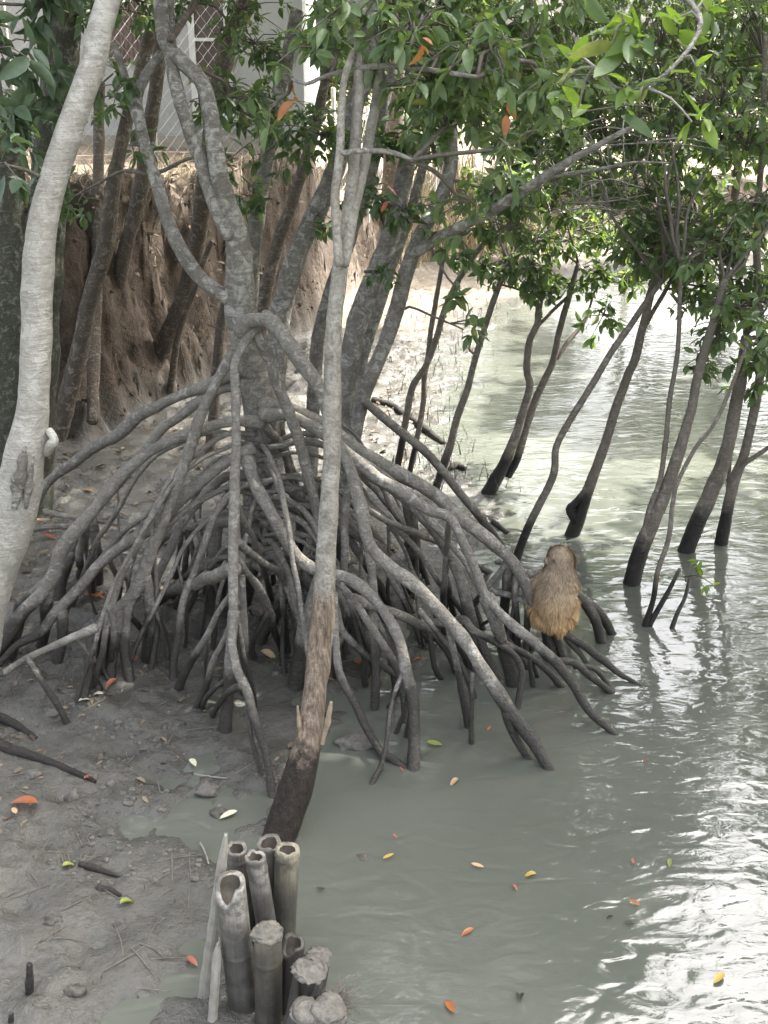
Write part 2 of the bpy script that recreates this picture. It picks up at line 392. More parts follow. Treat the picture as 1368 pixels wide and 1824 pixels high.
def terrain(X, Y, full=False):
    X = np.asarray(X, float); Y = np.asarray(Y, float); sh = X.shape; X = X.ravel(); Y = Y.ravel()
    P = np.stack([X, Y, np.zeros_like(X)], 1)
    sd = seg_dist(X, Y, SHORE)*np.where(inside(X, Y, LAND), 1, -1)
    sd = sd + (fbm(P*1.6, 3, 3) - .5)*.5
    z = np.where(sd > 0, .14*(1 - np.exp(-np.maximum(sd, 0)/2.2)) - .006, np.maximum(sd*.3, -.8))
    lum = fbm(P*5.5, 4, 11); lum2 = fbm(P*19, 3, 21); lum3 = vnoise(P*2.2, 5)
    near = np.exp(-np.maximum(-sd, 0)/.6)
    z = z + near*((lum - .5)*.085 + np.maximum(lum2 - .52, 0)*.13*sstep(.3, .6, lum3) - np.maximum(.44 - lum, 0)*.1)
    sb = (Y - np.interp(X, FOOT[:, 0], FOOT[:, 1]))*.82
    sbn = sb + (fbm(P*1.3, 3, 31) - .5)*1.2 + (fbm(P*3.4, 3, 37) - .5)*.7
    far = sstep(15.5, 19, Y)
    hgt = 2.05*(1 - far) + 1.1*far
    rise = hgt*(.25*sstep(-.2, .35, sbn) + .75*sstep(.3, 1.3, sbn)) + .035*np.clip(sb - 1.3, 0, 8)
    slope = sstep(-.3, .2, sbn)*(1 - sstep(1.2, 1.7, sbn))
    P3 = np.stack([X, Y, z + rise], 1); rid = 1 - np.abs(2*fbm(P3*np.array([3.2, 3.2, 4.5]), 3, 41) - 1)
    z = z + rise + slope*((rid - .7)*.4 + (fbm(P3*7, 3, 43) - .5)*.26)
    if not full: return z.reshape(sh)
    dry = sstep(1.0, 1.7, sbn)*.95 + sstep(13.5, 16, Y)*(1 - sstep(-.2, .3, sbn))*sstep(.2, .8, sd)*.55
    soil = np.clip(sstep(-.25, .25, sbn), 0, 1)
    wet = 1 - sstep(.0, .09, z)
    return z.reshape(sh), np.stack([soil, np.clip(dry, 0, 1), wet, np.ones_like(wet)], 1)
def axis(parts): return np.unique(np.concatenate([np.linspace(a, b, n) for a, b, n in parts]).round(4))
gx = axis([(-150, -20, 14), (-20, -5, 40), (-5, 1.7, 225), (1.7, 5, 50), (5, 20, 40), (20, 150, 14)])
gy = axis([(-60, 0, 16), (0, 2.4, 20), (2.4, 9, 215), (9, 15, 150), (15, 25, 80), (25, 60, 30), (60, 300, 14)])
XX, YY = np.meshgrid(gx, gy); ZZ, soil = terrain(XX, YY, True)
def ground_zs(X, Y):                   # height of the built ground sheet
    X = np.asarray(X, float); Y = np.asarray(Y, float)
    i = np.clip(np.searchsorted(gx, X) - 1, 0, len(gx) - 2); j = np.clip(np.searchsorted(gy, Y) - 1, 0, len(gy) - 2)
    u = np.clip((X - gx[i])/(gx[i + 1] - gx[i]), 0, 1); v = np.clip((Y - gy[j])/(gy[j + 1] - gy[j]), 0, 1)
    return ZZ[j, i]*(1 - u)*(1 - v) + ZZ[j, i + 1]*u*(1 - v) + ZZ[j + 1, i]*(1 - u)*v + ZZ[j + 1, i + 1]*u*v
def ground_z(x, y): return float(ground_zs(np.array([x]), np.array([y]))[0])
def hit(px, py):                       # first surface (mud or water) seen at a pixel
    d = ray(px, py); o = np.array([0, 0, CAM_H]); ts = np.linspace(2.5, 30, 900); Pp = o + d*ts[:, None]
    g_ = np.maximum(ground_zs(Pp[:, 0], Pp[:, 1]), 0); i = np.argmax(Pp[:, 2] <= g_)
    return Pp[i] if Pp[i, 2] <= g_[i] else hitz(px, py)
V = np.stack([XX.ravel(), YY.ravel(), ZZ.ravel()], 1); nx = len(gx)
i = np.arange(len(gy) - 1)[:, None]*nx; j = np.arange(nx - 1)[None, :]
F = np.stack([i + j, i + j + 1, i + nx + j + 1, i + nx + j], -1).reshape(-1, 4)
me = mesh_from('ground', V, F); smooth(me)
ca = me.color_attributes.new('soil', 'FLOAT_COLOR', 'POINT'); ca.data.foreach_set('color', soil.astype(np.float32).ravel())
ground = tag(link('ground', me, M['ground']), 'grey tidal mud rising to a brown earth bank', None, None, 'structure')
wm = mesh_from('water', [(-150, -60, 0), (150, -60, 0), (150, 300, 0), (-150, 300, 0)], [(0, 1, 2, 3)])
water = tag(link('water', wm, M['water']), 'murky grey green tidal water', None, None, 'structure')

# ------------------------------------------------------------------ leaves
def leaf_template(fold=.18, droop=.12, wdt=.40, fine=True):
    s = [0., .12, .34, .6, .82, 1.] if fine else [0., .3, .68, 1.]
    V = []; F = []
    for t in s:
        w = wdt*.5*(math.sin(math.pi*min(1, t**.85))**.75 if 0 < t < 1 else 0); zc = -droop*t*t
        V.append((t, 0, zc))
        if 0 < t < 1: V.append((t, w, zc + w*fold*1.6)); V.append((t, -w, zc + w*fold*1.6))
    m = lambda k: 0 if k == 0 else 1 + 3*(k - 1)
    n = len(s)
    F += [(0, m(1), m(1) + 1), (0, m(1) + 2, m(1))]
    for k in range(1, n - 2):
        a, b = m(k), m(k + 1)
        F += [(a, b, b + 1, a + 1), (a + 2, b + 2, b, a)]
    a = m(n - 2); e = m(n - 1)
    F += [(a, e, a + 1), (a + 2, e, a)]
    return np.array(V), F
LT_fine = [leaf_template(.2, .12), leaf_template(.35, .3, .44), leaf_template(.1, -.05, .37), leaf_template(.5, .2, .4)]
LT_lo, LF_lo = leaf_template(.25, .18, .42, False)
LEAF_ME = {}
def leaf_mesh(k, matname):
    key = (k, matname)
    if key not in LEAF_ME:
        me = mesh_from('leaf', *LT_fine[k]); smooth(me); me.materials.append(M[matname]); LEAF_ME[key] = me
    return LEAF_ME[key]
def frames(D, roll=.5):
    D = D/np.linalg.norm(D, axis=1)[:, None]
    up = np.tile([0, 0, 1.0], (len(D), 1)) + RNG.normal(0, roll, (len(D), 3))
    Yv = np.cross(up, D); Yv /= np.linalg.norm(Yv, axis=1)[:, None] + 1e-9
    Zv = np.cross(D, Yv); return np.stack([D, Yv, Zv], 2)         # columns
def foliage_mesh(name, P, Rm, S, mat, origin):
    n = len(P); T = LT_lo; k = len(T)
    W = np.einsum('nij,kj->nki', Rm, T)*S[:, None, None] + (P - origin)[:, None, :]
    quads = [f if len(f) == 4 else (f[0], f[1], f[2], -1) for f in LF_lo]
    off = (np.arange(n)*k)[:, None]
    loops = np.concatenate([(off + np.array(f)[None, :]).reshape(n, -1) for f in LF_lo], 1)
    starts_t = np.cumsum([0] + [len(f) for f in LF_lo]); per = starts_t[-1]
    me = bpy.data.meshes.new(name)
    me.vertices.add(n*k); me.vertices.foreach_set('co', W.reshape(-1).astype(np.float32))
    me.loops.add(loops.size); me.loops.foreach_set('vertex_index', loops.ravel().astype(np.int32))
    st = ((np.arange(n)*per)[:, None] + starts_t[:-1][None, :]).ravel().astype(np.int32)
    me.polygons.add(len(st)); me.polygons.foreach_set('loop_start', st)
    me.update(calc_edges=True); smooth(me); me.materials.append(mat); return me
def project(P):
    d = P - np.array([0, 0, CAM_H]); zc = d[:, 1]*CP - d[:, 2]*SP; yc = d[:, 1]*SP + d[:, 2]*CP
    return PW/2 + FPX*d[:, 0]/zc, PH/2 - FPX*yc/zc, zc

def rosettes(C, A, nl, size, droop=.55):
    """leaf positions, directions, sizes for rosette centres C with axes A"""
    C = np.asarray(C, float); A = np.asarray(A, float); A = A/(np.linalg.norm(A, axis=1)[:, None] + 1e-9)
    r = np.cross(A, [.3, .5, .8]); r /= np.linalg.norm(r, axis=1)[:, None] + 1e-9; b = np.cross(A, r)
    k = RNG.integers(nl[0], nl[1] + 1, len(C)); I = np.repeat(np.arange(len(C)), k); m = len(I)
    o = np.arange(m) - np.repeat(np.cumsum(k) - k, k); an = RNG.uniform(0, 6.28, len(C))[I] + o*2.4 + RNG.normal(0, .25, m); th = RNG.uniform(.55, 1.6, m)
    D = A[I]*np.cos(th)[:, None] + (r[I]*np.cos(an)[:, None] + b[I]*np.sin(an)[:, None])*np.sin(th)[:, None]; D[:, 2] -= droop*RNG.uniform(.3, 1.5, m)
    P = C[I] - A[I]*RNG.uniform(0, .09, m)[:, None]; return P, D, size*RNG.uniform(.45, 1.25, m)

ALL_LEAVES = 0
def add_crown(root, blobs, skeleton, mat, n_obj=100, size=.095, nl=(5, 9), droop=.55, accents=(), twigs=True):
    """blobs: (centre xyz, radii xyz, n rosettes). skeleton: points of trunk and limbs for twigs to start from"""
    global ALL_LEAVES
    org = wloc(root); sk = np.asarray(skeleton); tw = MB(); Ps = []; Ds = []; Ss = []
    for c, r, n in blobs:
        c = np.array(c, float); r = np.array(r, float) if np.ndim(r) else np.array([r]*3)
        nsub = max(1, n//9)
        for s_ in range(nsub):
            v = RNG.normal(0, 1, 3); v *= RNG.uniform(.2, 1)**.5/np.linalg.norm(v); sc = c + v*r*.8
            k = np.argmin(np.linalg.norm(sk - sc, axis=1) + .25*np.maximum(0, sk[:, 2] - sc[2])); p0 = sk[k]; L = np.linalg.norm(sc - p0)
            mid = (p0 + sc)/2 + np.array([RNG.uniform(-.28, .28)*L, RNG.uniform(-.28, .28)*L, RNG.uniform(-.05, .22)*min(L, 1.2)])
            if L < 1.1: tw.add(*tube([p0, mid, sc], [min(.016, .008 + .006*L), .009, .005], 5, .09, 0, jitter=.025, seed=s_))
            m = max(1, n//nsub); sub = min(.34, max(.12, r.mean()*.6))
            cc = sc + RNG.normal(0, 1, (m, 3))*sub*np.array([.8, .8, .55]); A = (cc - sc) + np.array([0, 0, .05]) + RNG.normal(0, .06, (m, 3))
            for q in (cc if twigs else ()):
                tw.add(*tube([mid*.25 + sc*.75, (sc + q)/2 + np.array([0, 0, .03]), q], [.005, .0035, .0025], 4, .12, 0))
            P, D, S = rosettes(cc, A, nl, size, droop); Ps.append(P); Ds.append(D); Ss.append(S)
    P = np.vstack(Ps); D = np.vstack(Ds); S = np.concatenate(Ss); R = frames(D); ALL_LEAVES += len(P)
    px, py, zc = project(P)
    vis = (px > -10) & (px < PW + 10) & (py > -10) & (py < PH) & (zc > .5)
    score = np.where(vis, S/np.maximum(zc, .5)*RNG.uniform(.8, 1.2, len(S)), -1)
    order = np.argsort(-score); n_obj = min(n_obj, int(vis.sum())); big = order[:n_obj]; rest = order[n_obj:]
    if len(rest) < 4: rest = order[-4:]
    crown = link('crown', foliage_mesh('crown', P[rest], R[rest], S[rest], M[mat], org), None, root); crown['kind'] = 'stuff'
    if tw.n: tw.build('twigs', M['twig'], root, kind='stuff')
    for k in big:
        o = bpy.data.objects.new('leaf', leaf_mesh(int(RNG.integers(0, 4)), mat)); COL.objects.link(o); o.parent = crown
        mt = Matrix(R[k].tolist()).to_4x4(); mt = Matrix.Translation(Vector(P[k] - org)) @ mt @ Matrix.Scale(float(S[k]), 4); o.matrix_basis = mt
    for (p, mn, cnt, sz) in accents:
        Pa, Da, Sa = rosettes(np.array([p]), np.array([[0, 0, -.6]]), (cnt, cnt), sz, .6); Ra = frames(Da)
        for k in range(len(Pa)):
            o = bpy.data.objects.new('leaf', leaf_mesh(int(RNG.integers(0, 4)), mn)); COL.objects.link(o); o.parent = crown
            o.matrix_basis = Matrix.Translation(Vector(Pa[k] - org)) @ Matrix(Ra[k].tolist()).to_4x4() @ Matrix.Scale(float(Sa[k]), 4)
            o['label'] = mn.replace('leaf_', '') + ' leaf among the green ones'
    return crown

# ------------------------------------------------------------------ stems
def path3(pts, Ys):
    """pts (px,py,w); Ys start,end distance (interpolated along the length) -> points, radii"""
    pts = np.array(pts, float); L = np.concatenate([[0], np.cumsum(np.hypot(*np.diff(pts[:, :2], axis=0).T))]); L /= L[-1]
    Y = np.interp(L, np.linspace(0, 1, len(Ys)), Ys)
    P = np.array([at(p[0], p[1], y) for p, y in zip(pts, Y)]); R = np.array([wid(p[0], p[1], y, p[2])/2 for p, y in zip(pts, Y)])
    return P, R
def W(pts, ws):                       # (x,y) list + start/end width -> (x,y,w)
    ws = np.interp(np.linspace(0, 1, len(pts)), np.linspace(0, 1, len(ws)), ws); return [(p[0], p[1], w) for p, w in zip(pts, ws)]
def base_Y(px, py): return float(hit(px, py)[1])
def sink(P, R, depth=.25):            # continue the foot of a stem into the ground
    d = P[-1] - P[-2]; d = d/np.linalg.norm(d); d[2] = min(d[2], -.5); d /= np.linalg.norm(d)
    g_ = ground_z(P[-1][0], P[-1][1]); drop = max(.06, P[-1][2] - min(g_, 0) + depth*.4)
    return np.vstack([P, P[-1] + d*drop]), np.append(R, R[-1]*1.02)
def stem(name, root, pts, Ys, mat, sides=12, step=.035, lump=.09, freq=13, seed=None, jitter=.008, foot=True):
    P, R = path3(pts, Ys)
    if foot: P, R = sink(P, R)
    seed = RNG.integers(0, 999) if seed is None else seed
    V, F = tube(P, R, sides, step, lump, freq, int(seed), jitter)
    o = MB().add(V, F).build(name, M[mat], root); o['_'] = 0; del o['_']
    return o, resample(P, R, .08)[0]
def lift(P, R, to, r1):                # 3-D continuation points helper
    return np.vstack([P, to]), np.append(R, r1)
def world_stem(name, root, P, R, mat, sides=8, step=.06, lump=.08, jitter=.01):
    V, F = tube(P, R, sides, step, lump, 11, int(RNG.integers(0, 999)), jitter)
    return MB().add(V, F).build(name, M[mat], root), resample(np.asarray(P, float), np.asarray(R, float), .1)[0]

# ------------------------------------------------------------------ trees
def tree(name, label, stems, group=None, cat='mangrove tree'):
    """stems: (part name, pts top->foot, Ys, material, foot?) ; the first is the trunk"""
    _, pts, Ys, _, _ = stems[0]
    b = path3(pts, Ys)[0][-1]; loc = (b[0], b[1], max(ground_z(b[0], b[1]), -.3))
    root = thing(name, loc, label, cat, group); sk = []
    for (pn, p, ys, mt, ft) in stems:
        o, s = stem(pn, root, p, ys, mt, foot=ft); sk.append(s)
    return root, sk
def B(px, py, Y, rx, ry, rz, n): return (at(px, py, Y), (rx, ry, rz), n)     # crown blob round a point
def limbs(root, sk, start, ends, r0, mat):
    """boughs above the picture: from a stem top to each crown centre"""
    start = np.array(start, float); out = []
    for e in ends:
        e = np.array(e, float); mid = (start + e)/2 + np.array([RNG.uniform(-.2, .2), RNG.uniform(-.2, .2), .15*np.linalg.norm(e - start)])
        _, s = world_stem('limb', root, [start - np.array([0, 0, .03]), start*.7 + mid*.3 + np.array([0, 0, .06]), mid, e], [r0, r0*.8, r0*.6, r0*.3], mat, 8, .08)
        out.append(s)
    return out

# --- the big stilt-rooted mangrove
YA = 6.0
A_trunk = W([(285, -30), (290, 30), (297, 77), (330, 112), (358, 143), (372, 190), (379, 230), (390, 300), (404, 358), (418, 405), (426, 450), (427, 520), (428, 563), (440, 610), (455, 680), (466, 740), (468, 800), (462, 870), (450, 950), (440, 1010)],
            [24, 26, 27, 29, 31, 35, 40, 50, 58, 62, 64, 58, 48, 40])
rootA, skA = tree('mangrove_tree', 'lichened grey mangrove standing on a wide cone of arching stilt roots', [
    ('trunk', A_trunk, [6.5, 6.0, 6.05, 6.3], 'bark_grey', True),
    ('limb', W([(300, -30), (303, 50), (307, 118), (316, 165), (327, 205), (345, 255), (358, 287), (372, 335), (392, 385), (410, 420)], [21, 24, 26, 28]), [6.7, 6.1, 5.98], 'bark_grey', False),
    ('limb', W([(287, 95), (262, 130), (246, 170), (248, 205), (252, 240), (264, 285), (287, 358), (317, 435), (350, 488), (390, 522), (425, 545)], [17, 19, 22, 26, 24]), [6.5, 6.2, 6.0], 'bark_grey', False),
    ('limb', W([(203, 80), (214, 110), (226, 150), (238, 195), (250, 232)], [10, 14, 16]), [6.6, 6.3], 'bark_grey', False),
    ('limb', W([(362, -20), (345, 10), (325, 35), (303, 70)], [12, 14]), [6.9, 6.25], 'bark_brown', False)])

ROOTS = []     # (pts, widths, start Y, end mode) end mode: None -> meets the surface at its last pixel, number -> end Y
def rt(pts, ws, y0, y1=None): ROOTS.append((pts, [w*.86 for w in ws], y0, y1))
# towards the left
rt([(440, 662), (410, 672), (377, 684), (325, 702), (263, 732), (206, 772), (145, 816), (101, 846), (70, 880), (40, 940), (15, 1010)], [26, 24, 23, 22], 6.0)
rt([(440, 690), (400, 692), (351, 719), (316, 745), (281, 772), (246, 816), (210, 864), (170, 910), (130, 965), (100, 1030), (85, 1060)], [22, 18, 18], 6.05)
rt([(465, 752), (412, 750), (351, 765), (307, 785), (263, 811), (219, 846), (184, 882), (165, 905), (110, 979), (83, 1045), (44, 1089), (0, 1150), (-30, 1185)], [22, 24, 27, 30, 30, 26], 5.95)
rt([(432, 608), (395, 667), (362, 735), (335, 810), (305, 890), (272, 966), (246, 1045), (210, 1084), (175, 1119), (163, 1150), (160, 1205)], [20, 24, 25, 27, 28, 26], 5.85)
rt([(450, 800), (412, 816), (364, 851), (320, 890), (290, 925), (254, 948), (210, 975), (175, 1010), (145, 1049), (101, 1093), (75, 1128), (35, 1146), (-10, 1190)], [24, 25, 24, 22, 20, 16], 5.9)
rt([(455, 850), (410, 848), (375, 872), (343, 905), (318, 942), (290, 1000), (272, 1060), (263, 1120), (258, 1180)], [20, 18, 20], 6.1)
rt([(460, 890), (440, 918), (395, 928), (355, 936), (316, 944), (286, 962), (262, 1010), (240, 1060)], [34, 24, 22, 18], 6.1)
rt([(480, 560), (450, 590), (424, 640), (419, 665), (419, 730), (420, 800), (419, 900), (417, 1000), (417, 1075), (414, 1146), (421, 1198), (439, 1233), (461, 1295), (478, 1352), (487, 1425)], [22, 18, 20, 22, 21, 20, 19, 20], 5.8)
rt([(416, 1085), (412, 1130), (412, 1190), (404, 1240), (400, 1300)], [18, 24, 28], 4.85)
rt([(414, 1050), (395, 1085), (364, 1146), (340, 1185), (316, 1228)], [10, 15, 18], 4.95)
rt([(414, 1110), (398, 1150), (377, 1190), (352, 1262)], [12, 15], 4.85)
rt([(430, 1216), (410, 1232), (392, 1252), (377, 1276)], [15, 13], 4.65)
rt([(437, 1240), (446, 1290), (456, 1339), (473, 1398)], [12, 10], 4.5)
rt([(372, 1135), (366, 1180), (366, 1232)], [7, 6], 4.9)
rt([(424, 1076), (440, 1085), (460, 1100)], [7, 3], 4.9)
# legs under the left roots
for a in ([(150, 930), (149, 975), (145, 1028)], [(178, 940), (176, 985), (176, 1040)], [(120, 980), (112, 1030), (108, 1070)], [(50, 1020), (40, 1070), (34, 1100)],
          [(258, 1030), (266, 1060), (272, 1095), (266, 1140), (263, 1180)], [(240, 1068), (226, 1110), (225, 1150), (233, 1212)], [(212, 1085), (206, 1140), (196, 1210)],
          [(164, 1140), (156, 1190), (149, 1246)], [(118, 1085), (108, 1140), (104, 1182)], [(86, 1050), (80, 1100), (72, 1150)], [(190, 1100), (186, 1150), (180, 1200)], [(30, 1110), (26, 1140), (20, 1170)]):
    rt(a, [18 + 8*random.random(), 24], 5.45)
rt([(380, 1020), (345, 1040), (307, 1056), (270, 1082)], [24, 22], 5.9)
rt([(384, 930), (381, 1000), (378, 1092)], [24, 32], 5.9)
rt([(338, 935), (332, 980), (325, 1040)], [12, 14], 5.95)
rt([(30, 948), (90, 940), (150, 934), (200, 920)], [13, 11], 6.0, 6.5)
rt([(79, 912), (145, 925), (210, 935)], [10, 9], 6.3, 6.4)
rt([(0, 1200), (50, 1175), (120, 1142), (170, 1118)], [12, 18], 5.0, 5.05)
rt([(130, 1130), (160, 1170), (170, 1200), (185, 1230)], [6, 5], 4.9)
rt([(170, 1150), (182, 1190), (200, 1220)], [8, 6], 4.85)
# from the collar to the right
rt([(436, 572), (450, 588), (467, 612), (491, 667), (513, 724), (531, 781), (548, 846), (562, 900), (566, 930), (553, 961), (531, 1010), (501, 1062), (470, 1132), (462, 1150)], [24, 26, 24, 22, 22, 20, 18, 20], 5.75)
rt([(428, 590), (445, 570), (478, 570), (504, 596), (535, 636), (561, 675), (574, 710), (582, 745), (600, 790), (625, 835), (642, 895), (657, 968), (681, 1001), (742, 1045), (795, 1102), (839, 1159), (882, 1225), (913, 1277), (948, 1321), (985, 1370)],
   [28, 32, 32, 30, 26, 24, 26, 30, 30, 31, 30, 27], 5.75)
rt([(905, 1268), (912, 1295), (925, 1325), (941, 1350)], [22, 17], 4.6)
rt([(657, 968), (661, 1010), (665, 1089), (668, 1185), (663, 1268)], [22, 21, 20], 5.5)
rt([(440, 820), (450, 855), (465, 886), (496, 939), (526, 987), (560, 1012), (597, 1023), (628, 1032), (663, 1062), (698, 1110), (716, 1150), (725, 1198), (738, 1264), (735, 1370)], [26, 28, 27, 24, 23, 24, 26], 5.85)
rt([(575, 1015), (597, 1036), (628, 1067), (654, 1102), (690, 1150), (714, 1215), (722, 1290)], [14, 15, 16], 5.4)
rt([(570, 1040), (597, 1075), (606, 1120), (628, 1146), (654, 1168), (681, 1184), (712, 1210), (726, 1260)], [15, 14, 13], 5.4)
rt([(592, 1060), (597, 1110), (602, 1163), (611, 1216), (637, 1260), (659, 1308), (681, 1352), (710, 1364)], [18, 18, 16], 5.2)
rt([(716, 1180), (707, 1225), (698, 1273), (681, 1361), (667, 1390)], [9, 11], 4.7)
# the long bundle running to the monkey
rt([(470, 720), (519, 728), (572, 750), (607, 781), (633, 803), (695, 838), (739, 864), (782, 890), (809, 912), (848, 943), (885, 975), (908, 996), (929, 1029), (945, 1066), (958, 1090), (972, 1125), (989, 1175)], [30, 30, 32, 30, 28, 26, 24, 24], 6.0)
rt([(470, 738), (519, 742), (572, 768), (633, 818), (677, 851), (712, 873), (761, 905), (800, 921), (825, 962), (846, 1008), (862, 1054), (879, 1079), (912, 1112), (950, 1145), (987, 1178), (1020, 1224), (1049, 1270), (1092, 1306)], [24, 24, 22, 22, 20, 21, 20, 15], 5.95)
rt([(640, 830), (690, 865), (715, 886), (747, 917), (774, 943), (795, 974), (808, 1005), (825, 1054), (840, 1120), (850, 1195)], [20, 22, 24, 26], 6.1)
rt([(862, 1046), (879, 1054), (908, 1062), (941, 1079), (968, 1100), (985, 1128)], [14, 15, 14], 5.9, 5.72)
rt([(760, 1112), (800, 1108), (825, 1103), (842, 1122), (875, 1137), (904, 1157), (920, 1176), (929, 1207), (921, 1264)], [17, 16, 13, 12], 5.6)
rt([(890, 1140), (916, 1157), (945, 1174), (974, 1195), (1003, 1226)], [16, 15], 5.6)
rt([(955, 1150), (975, 1170), (995, 1178), (1020, 1182), (1049, 1203), (1090, 1236)], [15, 16, 15], 5.6)
rt([(962, 1095), (985, 1116), (1008, 1130), (1041, 1149), (1074, 1174), (1107, 1203), (1140, 1222)], [20, 19, 17, 9], 5.72)
rt([(1025, 1140), (1040, 1170), (1056, 1204)], [11, 10], 5.62)
rt([(1046, 1154), (1062, 1190), (1084, 1228)], [11, 10], 5.58)
rt([(905, 1010), (930, 1024), (962, 1018), (1000, 1030), (1024, 1054), (1049, 1083), (1062, 1108), (1073, 1145)], [18, 22, 22, 24], 6.25)
rt([(1040, 1068), (1060, 1086), (1076, 1104), (1090, 1130)], [18, 19], 6.1)
for a, w in (([(840, 1120), (862, 1160), (890, 1212)], 19), ([(868, 1060), (891, 1133), (914, 1220)], 28), ([(915, 1030), (917, 1090), (920, 1155)], 14), ([(936, 1076), (938, 1120), (936, 1170)], 14),
             ([(966, 1100), (978, 1140), (990, 1180)], 20), ([(800, 1110), (820, 1150), (842, 1190)], 17), ([(985, 1120), (996, 1150), (1004, 1178)], 14), ([(905, 1000), (902, 1060), (900, 1130)], 20)):
    rt(a, [w, w*1.05], 5.85)
rt([(640, 900), (663, 913), (725, 944), (780, 965), (830, 1000), (870, 1020)], [13, 15, 12], 6.6)
rt([(640, 1060), (689, 1089), (742, 1111), (773, 1132), (800, 1165), (820, 1198)], [20, 18, 16], 5.8)
rt([(742, 1050), (747, 1100), (752, 1152)], [6, 5], 5.4)
rt([(798, 930), (796, 1000), (793, 1100)], [10, 11], 6.2)
rt([(738, 900), (739, 966), (738, 1050)], [20, 26], 6.6)
rt([(620, 870), (612, 990), (610, 1165)], [14, 18], 5.9)
# centre
rt([(462, 830), (482, 846), (522, 877), (566, 908), (620, 960), (668, 1030), (700, 1090)], [20, 19, 18], 6.1)
rt([(490, 770), (504, 798), (518, 850), (526, 895), (535, 943), (540, 1010)], [15, 16, 16], 6.2)
rt([(430, 900), (443, 944), (465, 1001), (488, 1078)], [15, 12], 6.0)
rt([(420, 960), (466, 1000), (514, 1045), (545, 1110)], [14, 15], 6.0)
rt([(424, 985), (457, 1045), (484, 1096), (500, 1160)], [14, 16], 5.9)
rt([(508, 1050), (501, 1146), (506, 1206)], [9, 10], 5.5)
rt([(575, 1000), (558, 1075), (540, 1146), (526, 1225)], [22, 30, 36], 5.4)
rt([(460, 900), (500, 960), (560, 1060), (590, 1130)], [26, 22], 6.2)
rt([(560, 870), (600, 930), (690, 990), (760, 1060), (800, 1130)], [26, 24, 20], 6.3)
rt([(590, 800), (650, 850), (700, 905), (730, 960), (745, 1020)], [20, 20], 6.6)
rt([(690, 850), (715, 880), (730, 940), (728, 990)], [15, 16], 6.7)
rt([(560, 840), (575, 900), (570, 960), (575, 1010)], [16, 16], 6.6)

ROOT3D = []
def extend_root(P, R, depth=.12):
    d = P[-1] - P[-2]; d = d/np.linalg.norm(d); d[2] = min(d[2], -.35); d /= np.linalg.norm(d)
    return np.vstack([P, P[-1] + d*(depth/abs(d[2]))]), np.append(R, R[-1]*.95)
for k, (pts, ws, y0, y1) in enumerate(ROOTS):
    e = y1 if y1 is not None else base_Y(*pts[-1])
    if ROOT3D and y1 is None and sum(math.hypot(b_[0] - a_[0], b_[1] - a_[1]) for a_, b_ in zip(pts[:-1], pts[1:])) < 270:
        S = np.vstack([resample(Pq, Rq, .04)[0] for Pq, Rq in ROOT3D]); sx, sy, _ = project(S); dd = np.hypot(sx - pts[0][0], sy - pts[0][1]) + 60*(S[:, 2] < .2)
        kk = int(np.argmin(dd))
        if dd[kk] < 45: y0 = float(S[kk, 1]); pts = [(float(sx[kk]), float(sy[kk]))] + list(pts[1:])     # spring from the root it hangs on
    P, R = path3(W(pts, ws), [y0, e])
    if y1 is None: P, R = extend_root(P, R, .22)
    R = np.array(R); R[0] *= 1.35; R[-1] *= 1.15
    V, F = tube(P, R, 10, .026, .19, 11, k*7 + 3, .013)
    MB().add(V, F).build('prop_root', M['bark_root'], rootA); ROOT3D.append((P, R))
# inner arcs springing from the stock on all sides
for k in range(44):
    z0 = RNG.uniform(.35, 1.35); f = np.clip((1.9 - z0)/1.9, 0, 1); c = np.array([-.72 + .04*f, 6.05, z0]); th = RNG.uniform(0, 6.28); rr = RNG.uniform(.45, 1.0)*(.5 + z0*.75)
    dv = np.array([math.cos(th)*1.25, math.sin(th), 0])
    if c[1] + dv[1]*rr < 5.05: continue
    ts = np.array([0, .2, .45, .7, .9, 1.0]); P = np.array([c + dv*rr*t + np.array([0, 0, .12*math.sin(t*3.1) - (z0 + .12)*t**2.2]) for t in ts]); r = RNG.uniform(.011, .022)
    V, F = tube(P, [r*1.1, r, r, r, r*1.05, r*1.1], 8, .035, .12, 17, k + 50, .02); MB().add(V, F).build('prop_root', M['bark_root'], rootA); ROOT3D.append((P, np.full(6, r)))
# thinner drop roots hanging from the arches into the mud
for k in range(120):
    P, R = ROOT3D[int(RNG.integers(0, len(ROOT3D)))]
    C, Rc = resample(P, R, .05)
    if len(C) < 14: continue
    p = C[int(len(C)*RNG.uniform(.25, .8))]
    g_ = max(ground_z(p[0], p[1]), -.1)
    if p[2] - g_ < .25 or p[2] > 1.25: continue
    q = np.array([p[0] + RNG.normal(0, .14), p[1] + RNG.uniform(-.1, .35), 0]); q[2] = ground_z(q[0], q[1]) - .12
    mid = (p + q)/2 + RNG.normal(0, .05, 3); r = RNG.uniform(.008, .021)
    V, F = tube([p, mid, q], [r*.8, r, r*1.15], 8, .04, .1, 16, k, .01); MB().add(V, F).build('drop_root', M['bark_root'], rootA)

